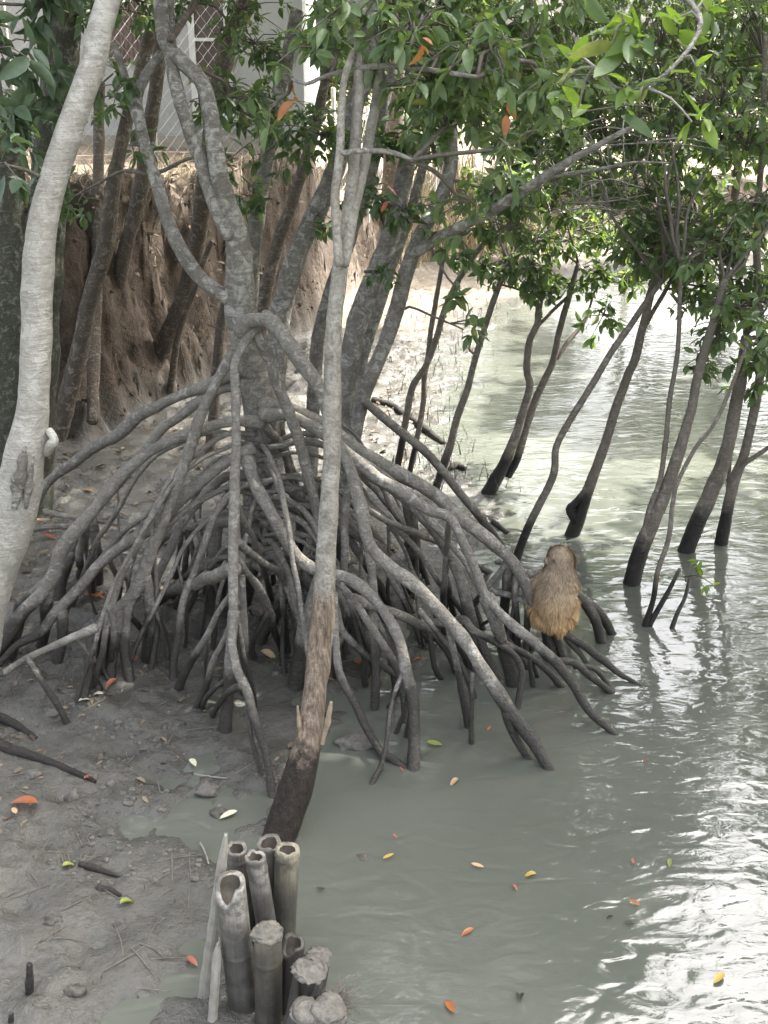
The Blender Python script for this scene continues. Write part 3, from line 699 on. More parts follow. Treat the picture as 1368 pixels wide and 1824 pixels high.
topA = skA[0][0]
canA = [((-.9, 7.2, 4.6), (1.2, 1.1, .55), 320), ((-2.3, 7.6, 4.9), (1.3, 1.2, .7), 340), ((-1.2, 8.7, 5.6), (1.5, 1.3, .9), 400), ((-2.6, 9.6, 5.3), (1.3, 1.2, .7), 300), ((.3, 7.9, 5.7), (1.2, 1.3, 1.), 230), ((1.0, 9.4, 6.3), (1.2, 1.2, 1.2), 190)]
skl = limbs(rootA, skA, topA, [c[0] for c in canA], .06, 'bark_grey')
add_crown(rootA, canA + [B(215, 190, 6.4, .16, .2, .18, 6), B(225, 275, 6.3, .1, .15, .08, 3), B(140, 345, 6.6, .06, .1, .06, 2), B(440, 150, 6.9, .2, .3, .22, 12), B(415, 260, 6.9, .12, .3, .25, 8)],
          np.vstack(skA + skl), 'leaf_dark', 90, .095)

# --- peeled slender trunk standing in front
YF = base_Y(492, 1500)
F_trunk = W([(640, 60), (640, 143), (631, 250), (621, 370), (608, 480), (598, 560), (592, 640), (590, 740), (588, 850), (584, 950), (578, 1050), (571, 1150), (560, 1250), (545, 1330), (530, 1390), (510, 1450), (490, 1508)],
            [16, 18, 21, 24, 28, 30, 31, 33, 34, 36, 38, 42, 45, 50, 56, 62, 66])
rootF, skF = tree('mangrove_tree', 'slender mangrove with peeled brown trunk and black wet foot beside the bamboo stakes', [
    ('trunk', F_trunk, [4.9, 4.75, 4.6, 4.4, YF], 'bark_stripped', True),
    ('limb', W([(630, 90), (614, 140), (609, 200), (605, 256), (597, 340), (600, 400), (606, 470)], [12, 14, 17, 18]), [4.85, 4.62], 'bark_stripped', False),
    ('limb', W([(690, 70), (676, 133), (665, 200), (655, 256), (640, 330), (628, 390), (612, 470)], [15, 19, 21, 22]), [5.1, 4.66], 'bark_stripped', False),
    ('limb', W([(850, 135), (790, 128), (720, 122), (650, 122), (585, 135), (545, 150), (520, 140)], [7, 9, 11, 9, 7, 5]), [4.6, 4.85, 4.9], 'bark_grey', False),
    ('limb', W([(735, 285), (700, 272), (655, 268), (610, 272)], [7, 10, 9]), [4.8, 4.7], 'bark_grey', False)])
mb = MB()
for (a, b_, c_, w) in (((530, 1258), (533, 1290), (538, 1330), 8), ((590, 1250), (584, 1285), (574, 1325), 10), ((592, 1060), (594, 1100), (590, 1150), 5)):
    P, R = path3([(*a, w*.5), (*b_, w), (*c_, w*.8)], [4.24, 4.22])
    MB().add(*tube(P, R, 7, .015, .4, 30, 5)).build('bark_flap', M['torn'], rootF)
topF = skF[0][0]
canF = [((.35, 5.6, 4.45), (.8, .7, .5), 110), ((-.6, 5.5, 4.7), (.9, .7, .6), 110), ((1.1, 6.3, 4.9), (.8, .9, .7), 220), ((.2, 6.6, 5.5), (1., 1., .9), 240)]
skl = limbs(rootF, skF, topF, [c[0] for c in canF], .045, 'bark_grey')
bough = []
for P, R in ((np.vstack([canF[0][0], at(1080, -130, 4.2), at(1130, -40, 3.7), at(1110, 40, 3.5)]), [.02, .014, .009, .005]),
             (np.vstack([at(1080, -130, 4.2), at(1190, -30, 3.8), at(1250, 40, 3.6), at(1190, 130, 3.5), at(1115, 165, 3.5), at(1060, 118, 3.55)]), [.014, .011, .008, .006, .005, .004])):
    _, s = world_stem('limb', rootF, P, R, 'bark_grey', 6, .05); bough.append(s)
fb = [B(600, 60, 5.0, .16, .25, .13, 12), B(700, 50, 4.9, .2, .3, .14, 16), B(800, 60, 4.8, .22, .3, .14, 18), B(900, 70, 4.9, .2, .3, .15, 16), B(740, 150, 5.1, .2, .25, .1, 11), B(850, 150, 4.9, .2, .3, .12, 15),
      B(930, 170, 4.9, .16, .25, .12, 10), B(820, 240, 5.0, .16, .2, .1, 9), B(900, 250, 5.0, .13, .2, .09, 7), B(540, 70, 5.3, .14, .2, .16, 9), B(850, 340, 5.2, .11, .15, .09, 6), B(500, 195, 5.2, .08, .1, .05, 3), B(990, 60, 5.1, .15, .2, .13, 10), B(640, 20, 5.0, .3, .3, .08, 18), B(760, 20, 5.3, .35, .3, .12, 24), B(900, 20, 5.3, .3, .3, .12, 22), B(880, 110, 5.4, .3, .25, .2, 22), B(770, 110, 5.4, .25, .25, .16, 18)]
add_crown(rootF, canF + fb, np.vstack(skF + skl + bough), 'leaf_mid', 300, .09, droop=.75,
          accents=[(at(524, 182, 5.0), 'leaf_orange', 3, .1), (at(583, 130, 5.0), 'leaf_orange', 3, .075), (at(752, 103, 4.6), 'leaf_orange', 3, .085), (at(902, 218, 4.7), 'leaf_orange', 2, .07), (at(690, 365, 5.3), 'leaf_red', 2, .06)])
# bright leaf sprays at the end of the overhanging bough
cs = [(1125, 60, 3.5, 8, .12), (1100, 20, 3.5, 6, .12), (1215, 30, 3.6, 7, .12), (1260, 20, 3.7, 5, .11), (1240, 118, 3.5, 4, .105), (1115, 150, 3.45, 5, .11), (1140, 178, 3.5, 4, .1), (1230, 215, 3.4, 8, .1), (1030, 190, 3.7, 6, .1), (1000, 150, 3.8, 5, .1), (1010, 95, 3.8, 5, .09), (1090, 75, 3.5, 6, .12)]
spray_tw = MB(); spray = tag(link('leaf_spray', mesh_from('leaf_spray', [(0, 0, 0), (.001, 0, 0), (0, .001, 0)], [(0, 1, 2)]), M['leaf_light'], rootF), kind='stuff')
bpy.data.objects.remove(spray)
skb = np.vstack(bough); sv = MB()
lastp = None
for (x, y, Yd, n, sz) in cs:
    c = at(x, y, Yd); k = np.argmin(np.linalg.norm(skb - c, axis=1)); p0 = skb[k]
    spray_tw.add(*tube([p0, (p0 + c)/2 + np.array([0, 0, .02]), c], [.004, .0035, .003], 5, .05, 0, jitter=.01))
    P, D, S = rosettes(np.array([c]), np.array([[RNG.uniform(-.4, .4), -.3, RNG.uniform(-.3, .6)]]), (n, n), sz, .25); R = frames(D, .7)
    for q in range(len(P)):
        o = bpy.data.objects.new('leaf', leaf_mesh(int(RNG.integers(0, 4)), 'leaf_light' if RNG.random() < .7 else 'leaf_mid')); COL.objects.link(o); o.parent = rootF
        o.matrix_basis = Matrix.Translation(Vector(P[q] - wloc(rootF))) @ Matrix(R[q].tolist()).to_4x4() @ Matrix.Scale(float(S[q]), 4)
spray_tw.build('twigs', M['deadtwig'], rootF, kind='stuff')

# --- pale leaning tree at the left
P_trunk = W([(205, -40), (195, 0), (174, 67), (154, 143), (118, 246), (92, 328), (74, 410), (66, 512), (64, 600), (60, 680), (55, 740), (46, 800), (30, 895), (8, 974), (-18, 1060), (-35, 1150)],
            [43, 44, 46, 48, 48, 51, 54, 54, 54, 57, 64, 80, 76, 70, 68])
rootP, skP = tree('leaning_tree', 'pale smooth barked tree leaning over the mud with torn bark low down', [('trunk', P_trunk, [5.3, 5.1, 5.0, 4.95], 'bark_pale', True)], cat='tree')
for (x, y, r) in ((94, 790, .036), (22, 978, .05)):
    c = at(x, y, 4.97); V, F = tube([c + np.array([-r*1.2, .02, -r*1.6]), c + np.array([-r*.2, 0, -r*.3]), c + np.array([r*.3, 0, r*.5]), c + np.array([-r*.5, .02, r*1.6])], [r*.5, r*.9, r*.75, r*.4], 14, .01, .5, 18, x)
    MB().add(V, F).build('burl', M['bark_pale'], rootP)
for k, (x0, y0, x1, y1, w) in enumerate(((44, 795, 26, 905, 26), (60, 812, 46, 905, 14))):
    P, R = path3([(x0, y0, w*.3), ((x0 + x1)/2, (y0 + y1)/2, w), (x1, y1, w*.4)], [4.87, 4.88]); MB().add(*tube(P, R, 10, .015, .5, 22, k)).build('bark_wound', M['bark_grey'], rootP)
canP = [((-1.9, 5.6, 4.6), (1., .9, .5), 110), ((-1.0, 6.2, 4.9), (.9, .9, .5), 110), ((-2.8, 6.2, 4.4), (.8, .9, .6), 90)]
skl = limbs(rootP, skP, skP[0][0], [c[0] for c in canP], .06, 'bark_pale')
_, s = world_stem('limb', rootP, [canP[2][0], at(-80, -20, 5.4), at(-10, 100, 5.3), at(10, 250, 5.2)], [.02, .016, .011, .007], 'bark_moss', 6, .05); skl.append(s)
add_crown(rootP, canP + [B(20, 60, 5.3, .16, .3, .24, 15), B(60, 30, 5.5, .12, .3, .16, 8), B(15, 180, 5.3, .12, .3, .2, 8), B(70, 130, 5.7, .1, .2, .14, 5), B(8, 290, 4.9, .05, .1, .08, 3)], np.vstack(skP + skl), 'leaf_grey', 90, .125, droop=.8)

# --- mossy trunks behind it
rootK, skK = tree('mossy_tree', 'dark lichen blotched trunk behind the pale leaning tree', [('trunk', W([(118, -40), (112, 60), (104, 160), (92, 300), (80, 450), (70, 600), (62, 760), (60, 850)], [64, 66, 68, 72, 70]), [8.2, 7.9, 7.8], 'bark_moss', True)], cat='tree')
add_crown(rootK, [((-3.0, 8.2, 5.0), (1.2, 1.2, .9), 150), B(60, 230, 7.5, .25, .3, .4, 14), B(40, 380, 7.3, .2, .3, .3, 9), B(150, 60, 8., .2, .3, .3, 10)], np.vstack(skK), 'leaf_dark', 40, .11)
rootK2, skK2 = tree('mossy_tree', 'thick mossy green trunk at the foot of the earth bank', [('trunk', W([(15, 250), (14, 380), (14, 500), (10, 640), (4, 760), (0, 880)], [60, 66, 70, 76]), [7.3, 7.2, 7.2], 'bark_moss', True)], cat='tree')
add_crown(rootK2, [((-2.9, 7.3, 4.3), (.8, .8, .5), 60), B(20, 240, 7.2, .2, .3, .25, 10)], np.vstack(skK2), 'leaf_dark', 30, .1)

# --- thin trees on and below the bank
def simple(label, pts, ws, Ys, mat, group='thin trees on the earth bank', crown=None, cm='leaf_dark', n_obj=20, extra=()):
    st = [('trunk', W(pts, ws), Ys, mat, True)] + [('limb', W(p, w), y, mat, False) for p, w, y in extra]
    r, sk = tree('bank_tree' if group else 'mangrove_tree', label, st, group, 'tree' if group else 'mangrove tree')
    if crown: add_crown(r, crown, np.vstack(sk), cm, n_obj, .095)
    return r, sk
simple('lichen spotted brown trunk rising from the foot of the earth bank', [(275, 40), (255, 110), (230, 200), (205, 317), (189, 435), (159, 537), (140, 632), (118, 720), (104, 770)], [22, 24, 29, 32, 34], [9.6, 9.3, base_Y(104, 772)], 'bark_brown', crown=[((-2.4, 9.4, 4.5), (.8, .8, .5), 60), B(250, 40, 9.4, .35, .3, .25, 18), B(200, 150, 9.3, .3, .3, .3, 16)])
simple('reddish brown trunk rooted half way up the earth bank', [(292, -30), (285, 80), (275, 170), (256, 307), (238, 390), (224, 440), (214, 492)], [24, 26, 28, 26], [11.0, 10.6, base_Y(214, 492)], 'bark_brown', crown=[((-2.2, 11, 4.8), (.9, .9, .6), 60)])
simple('dark brown trunk leaning right in front of the house window', [(452, -40), (440, 0), (409, 77), (385, 180), (366, 330), (347, 450), (325, 530), (303, 588), (288, 625)], [34, 34, 31, 29, 31], [10.6, 10.3, base_Y(288, 625)], 'bark_brown', crown=[B(440, 60, 10.2, .35, .3, .3, 26), B(330, 20, 10.3, .3, .3, .2, 12), B(480, 160, 10., .3, .3, .3, 22), ((-.9, 10.8, 5.2), (1.2, 1.1, .8), 160), ((.2, 12.2, 5.6), (1.3, 1.2, .8), 160), ((1.4, 13.4, 6.0), (1.1, 1., .8), 120)])  # last two blobs lie out of view, added to shade the bank
simple('very thin bare sapling stem against the earth bank', [(378, 430), (362, 470), (345, 520), (320, 588), (303, 695)], [9, 11, 13], [10.4, base_Y(303, 695)], 'bark_brown')
simple('short straight brown stem on the litter covered bank top', [(178, 150), (176, 220), (176, 300), (174, 385)], [18, 20, 21], [11.6, base_Y(174, 385)], 'bark_brown', crown=[B(180, 140, 11.4, .3, .3, .25, 12)])

# --- trunks standing behind the stilt roots
simple('pale grey trunk just behind the stilt rooted mangrove, dark leaves around it', [(530, 20), (512, 102), (486, 205), (471, 307), (455, 400), (447, 486), (448, 600), (452, 720), (455, 860)], [24, 27, 28, 28, 30], [8.3, 8.0, 7.9], 'bark_grey', None,
       [((-.9, 8.8, 4.9), (1., .9, .6), 160), ((-.4, 11.0, 5.8), (1.2, 1.1, .8), 260), B(470, 160, 7.9, .2, .25, .2, 12), B(500, 260, 7.7, .16, .25, .22, 11), B(435, 330, 7.8, .18, .2, .25, 13), B(430, 220, 7.9, .15, .2, .2, 8), B(465, 60, 7.9, .22, .2, .2, 12)], 'leaf_dark', 60)  # second blob added above the frame to keep sun off the ground behind
simple('thick lichen grey trunk between the stilt rooted and the peeled mangrove', [(690, -20), (668, 80), (640, 170), (604, 281), (570, 360), (537, 435), (512, 510), (498, 580), (490, 680), (488, 800), (486, 880)], [30, 32, 35, 38, 40, 42], [8.0, 7.6, 7.5], 'bark_grey', None,
       [((.1, 8.6, 4.9), (1., .9, .6), 160), ((1.0, 10.6, 5.8), (1.1, 1., .8), 150), B(580, 280, 7.3, .18, .25, .25, 15), B(545, 200, 7.4, .15, .2, .2, 9), B(555, 380, 7.4, .1, .2, .12, 5)], 'leaf_dark', 60)  # second blob is extra crown out of view, added to block the sun
simple('grey trunk with brown lower half directly right of the peeled mangrove', [(748, -20), (742, 90), (735, 200), (718, 330), (692, 430), (664, 500), (633, 588), (620, 675), (612, 760), (606, 860), (602, 930)], [28, 30, 33, 36, 37, 36], [7.6, 7.2, 7.0], 'bark_grey', None,
       [((.8, 8.0, 4.8), (.9, .9, .6), 110), B(690, 250, 6.9, .2, .25, .2, 13), B(640, 340, 6.9, .16, .2, .2, 11), B(700, 400, 6.8, .14, .2, .16, 9), B(680, 470, 6.8, .07, .1, .08, 4)], 'leaf_dark', 70)
simple('slim reddish brown stem behind the stilt rooted mangrove', [(585, 120), (560, 230), (530, 330), (500, 420), (478, 500), (462, 590), (455, 700), (450, 840)], [18, 20, 24, 26, 24], [9.2, 8.9, 8.7], 'bark_brown', None, [((-.3, 9.6, 4.8), (.8, .8, .5), 90)])
simple('slim grey stem left of the brown bottomed trunk', [(700, 120), (672, 260), (640, 380), (600, 490), (572, 580), (560, 680), (556, 800), (552, 890)], [18, 22, 24, 26, 24], [8.2, 7.9, 7.8], 'bark_grey', None, [((.6, 8.8, 4.8), (.7, .7, .5), 90)])
simple('thin grey stem between the brown bottomed and the leaning trunk', [(775, 160), (752, 300), (728, 390), (700, 470), (672, 560), (645, 640), (628, 740), (618, 850)], [14, 18, 20, 22], [8.6, 8.3, 8.2], 'bark_grey', None, [B(770, 180, 8.4, .3, .3, .25, 26)])
simple('crooked lichened stem crossing in front of the earth bank', [(480, 250), (468, 340), (448, 430), (420, 480), (398, 560), (388, 640), (380, 740)], [12, 16, 18, 18], [9.6, 9.4, 9.3], 'bark_brown', None, [B(480, 240, 9.4, .3, .3, .25, 24)])
rT5, skT5 = simple('grey trunk leaning right with a long bare limb reaching over the water', [(812, -20), (806, 90), (803, 200), (801, 297), (780, 358), (745, 430), (721, 500), (686, 610), (651, 689), (638, 741), (622, 820), (610, 895), (602, 985)], [21, 24, 26, 28, 28, 25, 22], [7.4, 7.0, 6.9, 6.8], 'bark_grey', None,
       [((1.3, 7.6, 4.7), (.8, .9, .5), 150), ((2.0, 11.0, 6.4), (.8, 1.3, .8), 300), ((2.25, 9.3, 5.5), (.5, .8, 1.1), 340), ((2.55, 10.6, 7.2), (.6, .9, 1.2), 360), ((2.95, 11.9, 7.6), (.5, .9, 1.5), 320), ((2.7, 10.0, 5.7), (.4, .7, 1.0), 280), ((1.5, 8.6, 6.6), (.8, .8, 1.), 340), B(850, 330, 6.7, .17, .2, .12, 10), B(830, 440, 6.8, .1, .15, .12, 7), B(770, 280, 6.8, .2, .2, .2, 14), B(815, 520, 6.6, .06, .1, .1, 4), B(820, 590, 6.6, .04, .08, .05, 3), B(960, 250, 6.7, .2, .2, .14, 14), B(890, 420, 6.9, .15, .2, .1, 12), B(880, 180, 7.2, .35, .3, .3, 40), B(990, 150, 7.2, .3, .3, .3, 34), B(760, 180, 7.3, .3, .3, .3, 30), B(960, 360, 7., .25, .2, .14, 20)], 'leaf_mid', 160,  # high far blobs added out of view for shade and darker water reflections
       extra=[([(1135, 222), (1108, 235), (1036, 276), (975, 312), (914, 353), (872, 378), (796, 415), (735, 452)], [5, 10, 16, 18, 20, 20], [6.4, 6.5, 6.85]),
              ([(1190, 290), (1130, 290), (1070, 300), (1000, 312), (960, 322)], [3, 6, 8], [6.3, 6.5])])
# its own long stilt root
P, R = path3(W([(648, 712), (660, 724), (708, 763), (756, 803), (791, 842), (826, 886), (880, 952), (905, 1000)], [16, 16, 15, 14]), [6.8, base_Y(905, 1000)]); P, R = extend_root(P, R, .2)
MB().add(*tube(P, R, 9, .03, .1, 16, 3, .008)).build('prop_root', M['bark_root'], rT5)

# --- slim trees standing in the water
WG = 'slim trees standing in the water'
def wtree(label, pts, ws, extra=(), crown=None, n_obj=60, cm='leaf_mid', lean=.25, size=.095):
    ws = [w*.86 for w in ws]; y = base_Y(*pts[-1]); st = [('trunk', W(pts, ws), [y + lean, y + lean*.4, y], 'bark_water', True)]
    for p, w, d0, d1 in extra: st.append(('limb', W(p, [q*.88 for q in w]), [y + d0, y + d1], 'bark_water', False))
    r, sk = tree('shore_tree', label, st, WG, 'tree')
    if crown: add_crown(r, [B(px, py, y + dy, *rr) for px, py, dy, rr in crown], np.vstack(sk), cm, n_obj, size, droop=.7)
    return r, y
wtree('thin crooked sapling at the water edge nearest the sunlit mud', [(905, 470), (891, 507), (873, 555), (851, 625), (834, 687), (816, 739), (799, 801), (777, 874)], [11, 13, 15, 18], [([(846, 630), (838, 626), (835, 618)], [6, 4], .1, .08)], [(910, 450, .4, (.2, .25, .14, 13)), (870, 470, .3, (.18, .2, .12, 16)), (920, 520, .2, (.12, .15, .06, 7)), (1000, 420, .5, (.22, .3, .16, 18)), (930, 340, .9, (.35, .3, .22, 50)), (980, 300, 1., (.35, .3, .2, 40)), (1060, 420, 1.1, (.4, .3, .2, 46))], 70)
wtree('pair of thin straight stems crossing on the sunlit mud', [(905, 360), (870, 420), (835, 470), (795, 544), (765, 640), (734, 693), (721, 763), (707, 836)], [9, 12, 14, 15], [([(795, 440), (782, 500), (760, 645), (752, 730), (730, 845)], [9, 11, 12], .3, .0)], [(815, 470, .2, (.12, .2, .14, 7)), (870, 400, .3, (.2, .2, .12, 9))], 30)
wtree('forked tree with black foot standing where mud meets water', [(966, 500), (961, 538), (957, 577), (943, 608), (939, 661), (943, 687), (930, 739), (917, 783), (895, 832), (868, 878)], [12, 14, 15, 16, 22, 30],
      [([(1030, 470), (1014, 525), (996, 590), (983, 647), (957, 704), (939, 757), (922, 818), (905, 848)], [10, 14, 15, 16], .35, .05), ([(1050, 550), (1040, 573), (1015, 605), (992, 640)], [6, 9, 10], .5, .3), ([(1032, 508), (1000, 540), (958, 580)], [6, 8], .4, .2)],
      [(980, 440, .3, (.25, .3, .16, 18)), (1050, 480, .4, (.22, .3, .12, 14)), (1085, 560, .3, (.13, .2, .09, 11)), (940, 480, .2, (.18, .2, .12, 18)), (1000, 500, .3, (.2, .2, .1, 18)), (1110, 490, .4, (.2, .2, .1, 16)), (1050, 380, .5, (.25, .3, .15, 16))], 110)
wtree('slanting slim tree with curved lower stem beside the monkey', [(1180, 500), (1141, 555), (1101, 612), (1049, 696), (1014, 753), (992, 796), (985, 845), (961, 897), (939, 946), (920, 998)], [11, 14, 16, 18], (), [(1180, 430, .4, (.2, .25, .16, 16)), (1120, 430, .3, (.2, .2, .14, 14)), (1080, 250, .8, (.4, .4, .3, 40)), (1010, 150, 1., (.45, .4, .3, 80))], 70)
wtree('grey tree with angular black knee at its foot behind the monkey', [(1190, 420), (1175, 480), (1154, 538), (1132, 639), (1119, 668), (1093, 739), (1071, 810), (1049, 867), (1034, 915), (1018, 955)], [16, 18, 18, 20, 24, 30],
      [([(1215, 440), (1195, 500), (1160, 560), (1140, 600)], [7, 9, 10], .4, .2), ([(1047, 868), (1026, 895), (1014, 908), (1026, 930)], [12, 18, 20], .02, .0)], [(1160, 380, .4, (.3, .3, .2, 20)), (1230, 420, .5, (.25, .3, .2, 18)), (1240, 520, .4, (.2, .2, .2, 24)), (1210, 450, .5, (.25, .25, .18, 26)), (1150, 470, .4, (.16, .2, .12, 14)), (1080, 350, .5, (.3, .3, .16, 24)), (1180, 300, .9, (.45, .4, .35, 90)), (1120, 150, 1.2, (.5, .4, .35, 90)), (1000, 60, 1.5, (.6, .4, .35, 90))], 110)
wtree('thick leaning tree with long black foot and bright inner edge', [(1290, 500), (1268, 582), (1242, 678), (1229, 739), (1211, 801), (1189, 867), (1163, 928), (1140, 985), (1124, 1042)], [16, 19, 22, 26, 34, 36],
      [([(1212, 470), (1211, 538), (1207, 625), (1193, 713), (1185, 792), (1176, 858), (1156, 910), (1143, 965)], [8, 10, 11, 11], .3, .0)], [(1280, 430, .4, (.3, .3, .2, 22)), (1330, 350, .4, (.25, .3, .25, 20)), (1300, 560, .3, (.22, .2, .22, 28)), (1280, 470, .5, (.3, .25, .2, 30)), (1250, 640, .2, (.09, .15, .09, 6)), (1240, 200, .9, (.5, .4, .4, 90)), (1180, 60, 1.2, (.5, .4, .3, 80)), (1200, 400, 1., (.4, .4, .3, 60))], 120)
wtree('wiry crooked stem rising from the water by the leafy sprout', [(1330, 620), (1303, 687), (1272, 757), (1237, 801), (1207, 858), (1198, 897), (1190, 962), (1170, 1025), (1161, 1074), (1149, 1118)], [7, 8, 9, 11, 12], [([(1211, 1014), (1182, 1066), (1156, 1114)], [7, 12], .1, 0.)], [(1340, 600, .5, (.15, .2, .16, 11))], 40)
wtree('stout grey tree with black foot nearest the open water', [(1330, 600), (1316, 687), (1303, 757), (1286, 827), (1268, 871), (1246, 924), (1222, 982)], [24, 27, 30, 32, 34], [([(1318, 680), (1312, 735), (1303, 800), (1296, 875)], [6, 8, 8], .3, .3)], [(1340, 500, .3, (.25, .3, .25, 20)), (1350, 620, .2, (.16, .2, .2, 24)), (1345, 530, .3, (.2, .2, .2, 24)), (1330, 690, .15, (.07, .1, .08, 6)), (1320, 250, .5, (.35, .3, .3, 36)), (1310, 420, .4, (.3, .3, .3, 34)), (1310, 60, .9, (.4, .4, .3, 70))], 100)
wtree('forked tree with scaly black foot and a side branch over the water', [(1362, 60), (1360, 160), (1359, 266), (1348, 400), (1352, 520), (1356, 647), (1343, 735), (1325, 814), (1307, 858), (1294, 915), (1284, 968)], [10, 12, 14, 18, 20, 24, 27], [([(1400, 770), (1368, 796), (1329, 823), (1296, 856)], [7, 10, 11], -.1, .05)], [(1350, 400, .3, (.25, .3, .25, 18)), (1300, 130, .4, (.3, .3, .25, 18)), (1250, 260, .6, (.3, .3, .2, 16))], 80)
sp = wtree('small forked sprout with a few yellow green leaves in the water', [(1228, 1030), (1219, 1066), (1206, 1092), (1195, 1120)], [6, 9, 10], (), None)[0]
spk = np.array([at(1222, 1035, base_Y(1195, 1120))]); add_crown(sp, [(spk[0] + np.array([0, 0, .02]), (.05, .05, .03), 2)], spk, 'leaf_light', 12, .06)

# --- background trees across the water and behind the bank
def bgtree(label, x, y, h, r, n, mat, lean=0.0):
    gz = max(ground_z(x, y), -.1); root = thing('background_tree', (x, y, gz), label, 'tree', 'trees across the water')
    _, s = world_stem('trunk', root, [(x, y, gz - .2), (x + lean*.5, y, gz + h*.35), (x + lean, y + .1, gz + h*.8)], [.09, .07, .03], 'bark_brown', 8, .15)
    bl = []
    for k in range(5):
        t = .35 + .15*k; bl.append(((x + lean*t + RNG.uniform(-.5, .5)*r, y + RNG.uniform(-.4, .4)*r, gz + h*t), (r*RNG.uniform(.55, .8), r*.6, h*.17), n//5))
    add_crown(root, bl, s, mat, 20, .18, (8, 10), twigs=False); return root
for a in (('low dark green tree on the far bank past the reeds', 2.4, 20.9, 2.9, 1.3, 420, 'leaf_dark'), ('dense dark tree on the far bank behind the slim shore trees', 4.4, 20.6, 3.8, 1.6, 560, 'leaf_dark'),
          ('rounded green tree at the far water edge', 6.4, 21.2, 3.9, 1.6, 560, 'leaf_mid'), ('tall thin crowned tree behind the dry reeds', 1.2, 24.5, 4.2, 1.6, 420, 'leaf_mid'), ('bushy tree overhanging the far corner of the water', 8.6, 21.4, 3.9, 1.8, 520, 'leaf_dark'),
          ('small tree growing behind the chain link fence', -.6, 22.5, 3.4, 1.4, 360, 'leaf_mid'), ('broad tree standing behind the dense dark one', 3.0, 24.8, 4.8, 2.0, 620, 'leaf_dark'), ('broad pale green tree behind the rounded one', 6.0, 25.6, 5.0, 2.2, 620, 'leaf_mid'),
          ('tall tree behind the bushy corner tree', 9.6, 25.8, 5.2, 2.2, 560, 'leaf_dark'), ('dark tree past the gable end of the house', -1.6, 23.5, 4.8, 1.6, 420, 'leaf_dark')):
    bgtree(a[0], a[1], a[2], a[3]*(1.6 if a[1] > 2.9 else 1.15), a[4]*1.1, int(a[5]*1.35), a[6])
# added trees with crowns out of view, placed to block sun and sky
def added_shade_tree(label, x, y, h, blobs):
    gz = max(ground_z(x, y), -.1); root = thing('added_shade_tree', (x, y, gz), label, 'tree', 'added trees shading the inlet')
    _, s = world_stem('trunk', root, [(x, y, gz - .3), (x + .1, y + .1, gz + h*.4), (x + .3, y + .2, gz + h*.8)], [.2, .15, .08], 'bark_brown', 10, .25)
    sk = [s]; sk += limbs(root, sk, s[-1], [b_[0] for b_ in blobs], .07, 'bark_brown')
    add_crown(root, blobs, np.vstack(sk), 'leaf_dark', 0, .3, (8, 10), twigs=False)
SH = [('added tall mangrove unseen right of the view, shading the inlet', 5.6, 5.4, 6.5, [((5.3, 4.4, 5.8), (1.6, 1.9, 2.0), 620), ((5.4, 7.2, 7.2), (1.8, 1.8, 1.5), 620), ((4.1, 6.0, 7.9), (1.7, 1.9, .9), 560), ((6.6, 5.8, 3.8), (1.4, 2.6, 2.2), 520)]),
      ('second added mangrove unseen beyond the right edge', 7.2, 8.8, 6.5, [((6.6, 9.2, 6.4), (1.6, 1.6, 2.0), 560), ((5.2, 9.0, 8.2), (1.7, 1.4, .9), 520), ((7.6, 8.4, 4.0), (1.5, 2., 2.2), 460)]),
      ('added unseen tree right of the viewer with its crown overhead', 5.4, 1.2, 7.4, [((4.2, 2.6, 7.8), (1.9, 1.9, 1.), 560), ((2.6, 7.0, 8.6), (1.7, 1.7, .8), 520), ((6.2, 1.4, 5.0), (1.4, 2., 2.4), 460)]),
      ('added unseen tree on the left whose dense crown shades the mud', -6.3, 3.4, 7, [((-5.6, 3.6, 7.4), (2.2, 2.2, 1.1), 480), ((-3.6, 5.2, 8.0), (2.2, 2.2, .9), 560), ((-7.5, 3.5, 4.4), (1.4, 2.6, 2.2), 400)]),
      ('added unseen tree whose crown spans and shades the top of the bank', -5.6, 9.9, 6, [((-4.6, 8.6, 6.8), (2.2, 2., .9), 440), ((-1.6, 6.8, 7.8), (2., 1.8, .9), 560), ((-3., 10.6, 6.4), (2., 1.8, .9), 440), ((-.3, 11.7, 6.0), (1.7, 1.6, .8), 300), ((-2., 12.4, 6.4), (1.7, 1.6, .8), 460), ((1.1, 12.2, 6.6), (1.2, 1.4, .8), 200)])]
SH.append(('added broad mangrove out of view past the slim trees, shading bank and water', 8.2, 14.0, 5.5, [((7.8, 12.2, 4.0), (1.5, 1.8, 2.4), 460), ((8.6, 15.0, 4.4), (1.7, 1.8, 2.6), 460), ((9.6, 18.0, 4.0), (1.8, 1.8, 2.6), 400), ((6.5, 13.4, 6.6), (1.5, 1.9, 1.1), 440), ((6.9, 16.4, 6.4), (1.5, 1.8, 1.1), 420)]))
SH.append(('added tree behind the dry reeds whose unseen crown shades the mud bank', .1, 19.6, 6.2, [((2.4, 15.8, 6.3), (1.3, 1.3, .8), 460), ((1.1, 16.6, 6.6), (1.4, 1.4, .8), 420), ((1.9, 14.2, 6.6), (1., 1., .7), 320), ((-.6, 16.2, 6.4), (1.4, 1.4, .8), 380)]))
for a in SH: added_shade_tree(*a)

